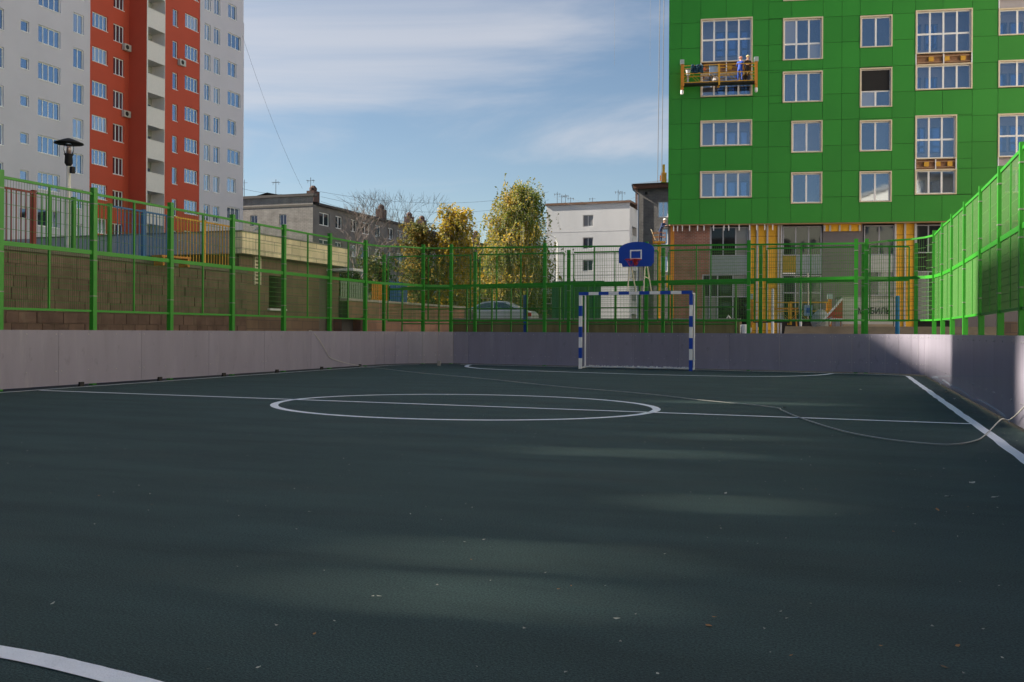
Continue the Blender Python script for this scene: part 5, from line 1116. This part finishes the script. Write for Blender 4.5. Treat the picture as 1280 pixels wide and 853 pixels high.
MB().box(.7, .75, 0, .05, 0, z).box(.2, .25, 0, .05, 0, z).build('support_leg', bra, rp_)
x, y, z = depth(1004, 413, 42); MB().bar((0, 0, 0), (1.2, .3, .72), .1, .05).bar((-.05, -.02, -.02), (.08, .02, .06), .14, .1).thing('leaning_beam', mat('beam_grey', (.16, .17, .16), .7), 'long grey beam leaning up towards the red panel', 'beam'); bpy.context.scene.collection.objects[-1].location = (x, y, 1.0)
tmx = mat('fresh_timber', (.52, .36, .19), .8, var=.25, scale=6, rnd=.2)
x, y, z = depth(908, 400, 46); tp = thing('timber_stack', 'trestle stack of raw timber pieces behind the far fence right of the goal', 'timber', (x, y, 1.3), R(12)); random.seed(8)
for k in range(7): MB().box(-1.1 + .02 * k, 1.1 - .05 * (k % 3), -.3 + .09 * k, -.22 + .09 * k, z - 1.36, z - 1.30).build('plank', tmx, tp)
for k in range(9): xx = -.85 + k * .2 + random.uniform(-.05, .05); MB().bar((xx, -.2, -.3), (xx + random.uniform(-.08, .08), -.1, z - 1.37), .06, .04).build('plank', tmx, tp)
MB().tube([(0, .1, z - 1.3), (.1, .1, z - 1.1), (.25, .1, z - 1.3)], .05, 6).build('offcut', white_m, tp)
for px, py, dz, s, m, lb_ in ((913, 404, 45, .30, mat('bucket_blue', (.25, .35, .5), .5), 'pale blue bucket beside the timber stack'), (922, 408, 44, .34, white_m, 'white tub, left one, right of the timber stack'), (931, 407, 44, .36, white_m, 'bright white tub, right one, next to the fence post'), (791, 405, 43, .42, white_m, 'white sack on the ground beneath the backboard')):
    x, y, z = depth(px, py, dz); t = thing('tub', lb_, 'tub', (x, y, z - s)); MB().lathe((0, 0, 0), [(s * .4, -.5), (s * .42, 0), (s * .5, s * .95), (s * .54, s)], 14).build('vessel', m, t); MB().lathe((0, 0, s), [(s * .55, 0), (s * .5, .04)], 14).build('rim', m, t)
x, y, z = depth(812, 399, 46); t = thing('rubble_skip', 'orange-brown metal skip behind the right goal post', 'skip', (x, y, .5), R(10))
skm = mat('skip_orange', (.35, .10, .03), .7, var=.3); mb = MB(); hh = z - .5
mb.v = [(-.6, -.5, 0), (.6, -.5, 0), (.6, .5, 0), (-.6, .5, 0), (-.95, -.6, hh), (.95, -.6, hh), (.95, .6, hh), (-.95, .6, hh)]; mb.f = [(0, 3, 2, 1), (0, 1, 5, 4), (1, 2, 6, 5), (2, 3, 7, 6), (3, 0, 4, 7)]; mb.build('body', skm, t)
for xx in (-.6, 0, .6): MB().bar((xx * .7, -.52, .02), (xx, -.62, hh - .03), .07, .05).build('rib', skm, t)
MB().box(-1.0, 1.0, -.66, -.6, hh - .06, hh + .02).build('rim', skm, t)
x, y, z = depth(980, 388, 47); t = thing('trestle', 'orange sawhorse trestle right of the white pole', 'trestle', (x, y, 1.3), R(5)); hh = depth(980, 385, 47)[2] - 1.3
MB().box(-.65, .65, -.04, .04, hh - .08, hh).build('beam', ora_m, t)
for a, b in ((-.6, -.3), (-.6, .3), (.6, -.3), (.6, .3)): MB().bar((a, b, 0), (a * .85, 0, hh - .09), .05).build('leg', ora_m, t)

# right-hand neighbour seen under the right fence: same green building base carries on; low brown wall
rw2 = thing('brown_wall', 'low brown wall seen in the gap under the right fence', 'wall', (4.0, 30, 0), R(-2)); MB().box(0, 30, 0, .3, 0, 1.35).build('wall', bw, rw2)

# ------------------------------------------------------------------ leaves and litter on the court
random.seed(11)
def leaf_mesh(m, nm='blade'):
    mb = MB(); mb.v = [(-.5, 0, .02), (-.2, -.22, .0), (.2, -.2, .05), (.5, 0, .12), (.2, .22, .03), (-.2, .2, .08), (0, 0, .0)]; mb.f = [(0, 1, 6), (1, 2, 6), (2, 3, 6), (3, 4, 6), (4, 5, 6), (5, 0, 6)]; return mb.mesh(nm, m)
lm1 = leaf_mesh(mat('dry_leaf_orange', (.42, .20, .07), .8)); lm2 = leaf_mesh(mat('pale_leaf', (.55, .53, .45), .8)); lm3 = leaf_mesh(mat('brown_leaf', (.20, .12, .06), .8))
def litter(me, px, py, s, label, group=None, nm='fallen_leaf', cat='leaf'):
    x, y = ground(px, py); o = bpy.data.objects.new(nm, me); col.objects.link(o); o.location = (x, y, .002); o.rotation_euler = (random.uniform(-.2, .2), random.uniform(-.2, .2), random.uniform(0, 6)); o.scale = (s, s, s); o['label'] = label; o['category'] = cat
    if group: o['group'] = group
litter(lm1, 886, 783, .035, 'curled pale-orange leaf in the lower right centre of the court'); litter(lm1, 893, 772, .022, 'small orange leaf just above the larger curled one'); litter(lm2, 771, 774, .03, 'pale leaf left of the curled orange one')
litter(lm1, 1172, 638, .045, 'orange leaf below the white scraps at the right'); litter(lm1, 1197, 808, .028, 'orange leaf low on the right side of the court'); litter(lm3, 1181, 835, .03, 'brown leaf near the bottom right of the picture')
litter(lm2, 1215, 604, .07, 'white paper scrap, upper of the three scraps at the right', nm='paper_scrap', cat='paper'); litter(lm2, 1186, 621, .06, 'white paper scrap, left of the three scraps at the right', nm='paper_scrap', cat='paper'); litter(lm2, 1244, 622, .055, 'white paper scrap, right of the three scraps at the right', nm='paper_scrap', cat='paper')
litter(lm2, 466, 746, .025, 'pair of pale leaf flecks on the light patch, left one'); litter(lm2, 474, 746, .025, 'pair of pale leaf flecks on the light patch, right one'); litter(lm1, 393, 793, .02, 'small tan leaf left of centre near the bottom')
litter(lm2, 66, 755, .03, 'pale leaf at the left above the curved white line'); litter(lm2, 907, 617, .035, 'pale fleck in the middle right of the court'); litter(lm2, 1013, 755, .018, 'white fleck right of the orange leaves')
fl = [(1045, 643), (1075, 643), (1210, 634), (1247, 635), (1254, 656), (1197, 671), (1117, 665), (800, 647), (831, 693), (757, 733), (989, 820), (1101, 808), (822, 843), (581, 678), (589, 700), (605, 675), (418, 777), (323, 835), (124, 620), (190, 631), (285, 627), (513, 643), (387, 640), (1004, 612), (1180, 586), (1100, 580), (976, 765), (1253, 823), (1164, 596), (698, 737), (714, 733), (1020, 612)]
for i, (a, b) in enumerate(fl): litter(random.choice((lm2, lm2, lm1)), a, b, random.uniform(.012, .02), 'tiny pale fleck of dry leaf on the dark court surface', 'tiny leaf flecks scattered over the court')
litter(lm2, 1076, 487.5, .09, 'pale leaf on the far right part of the court before the boards'); litter(lm2, 1182, 490.5, .08, 'pale scrap by the foot of the right board, upper one', nm='paper_scrap', cat='paper'); litter(lm2, 1193, 499, .07, 'pale scrap by the foot of the right board, lower one', nm='paper_scrap', cat='paper'); litter(lm2, 980, 510, .09, 'pale scrap beside the bend in the rope', nm='paper_scrap', cat='paper')
mb = MB()
for k in range(900):
    x = 1.6 - random.random() ** 1.6 * 9; y = random.uniform(1.5, 22)
    if x > -12.3: s = random.uniform(.003, .008); a = random.uniform(0, 6); mb.face((x + s * math.cos(a), y + s * math.sin(a), .003), (x + s * math.cos(a + 2), y + s * math.sin(a + 2), .006), (x + s * math.cos(a + 4), y + s * math.sin(a + 4), .003))
gr = mb.build('grit', mat('grit', (.4, .38, .33), .9)); gr['kind'] = 'stuff'; gr['label'] = 'fine pale grit scattered over the dark court'; gr['category'] = 'grit'
# small post box at the far left boards
x, y, z = depth(550, 453, 27.4); MB().box(0, .09, -.05, 0, .02, .16).thing('floor_socket', conc_m, 'small pale block at the foot of the far left boards', 'block'); bpy.context.scene.collection.objects[-1].location = (x, y - .15, 0)
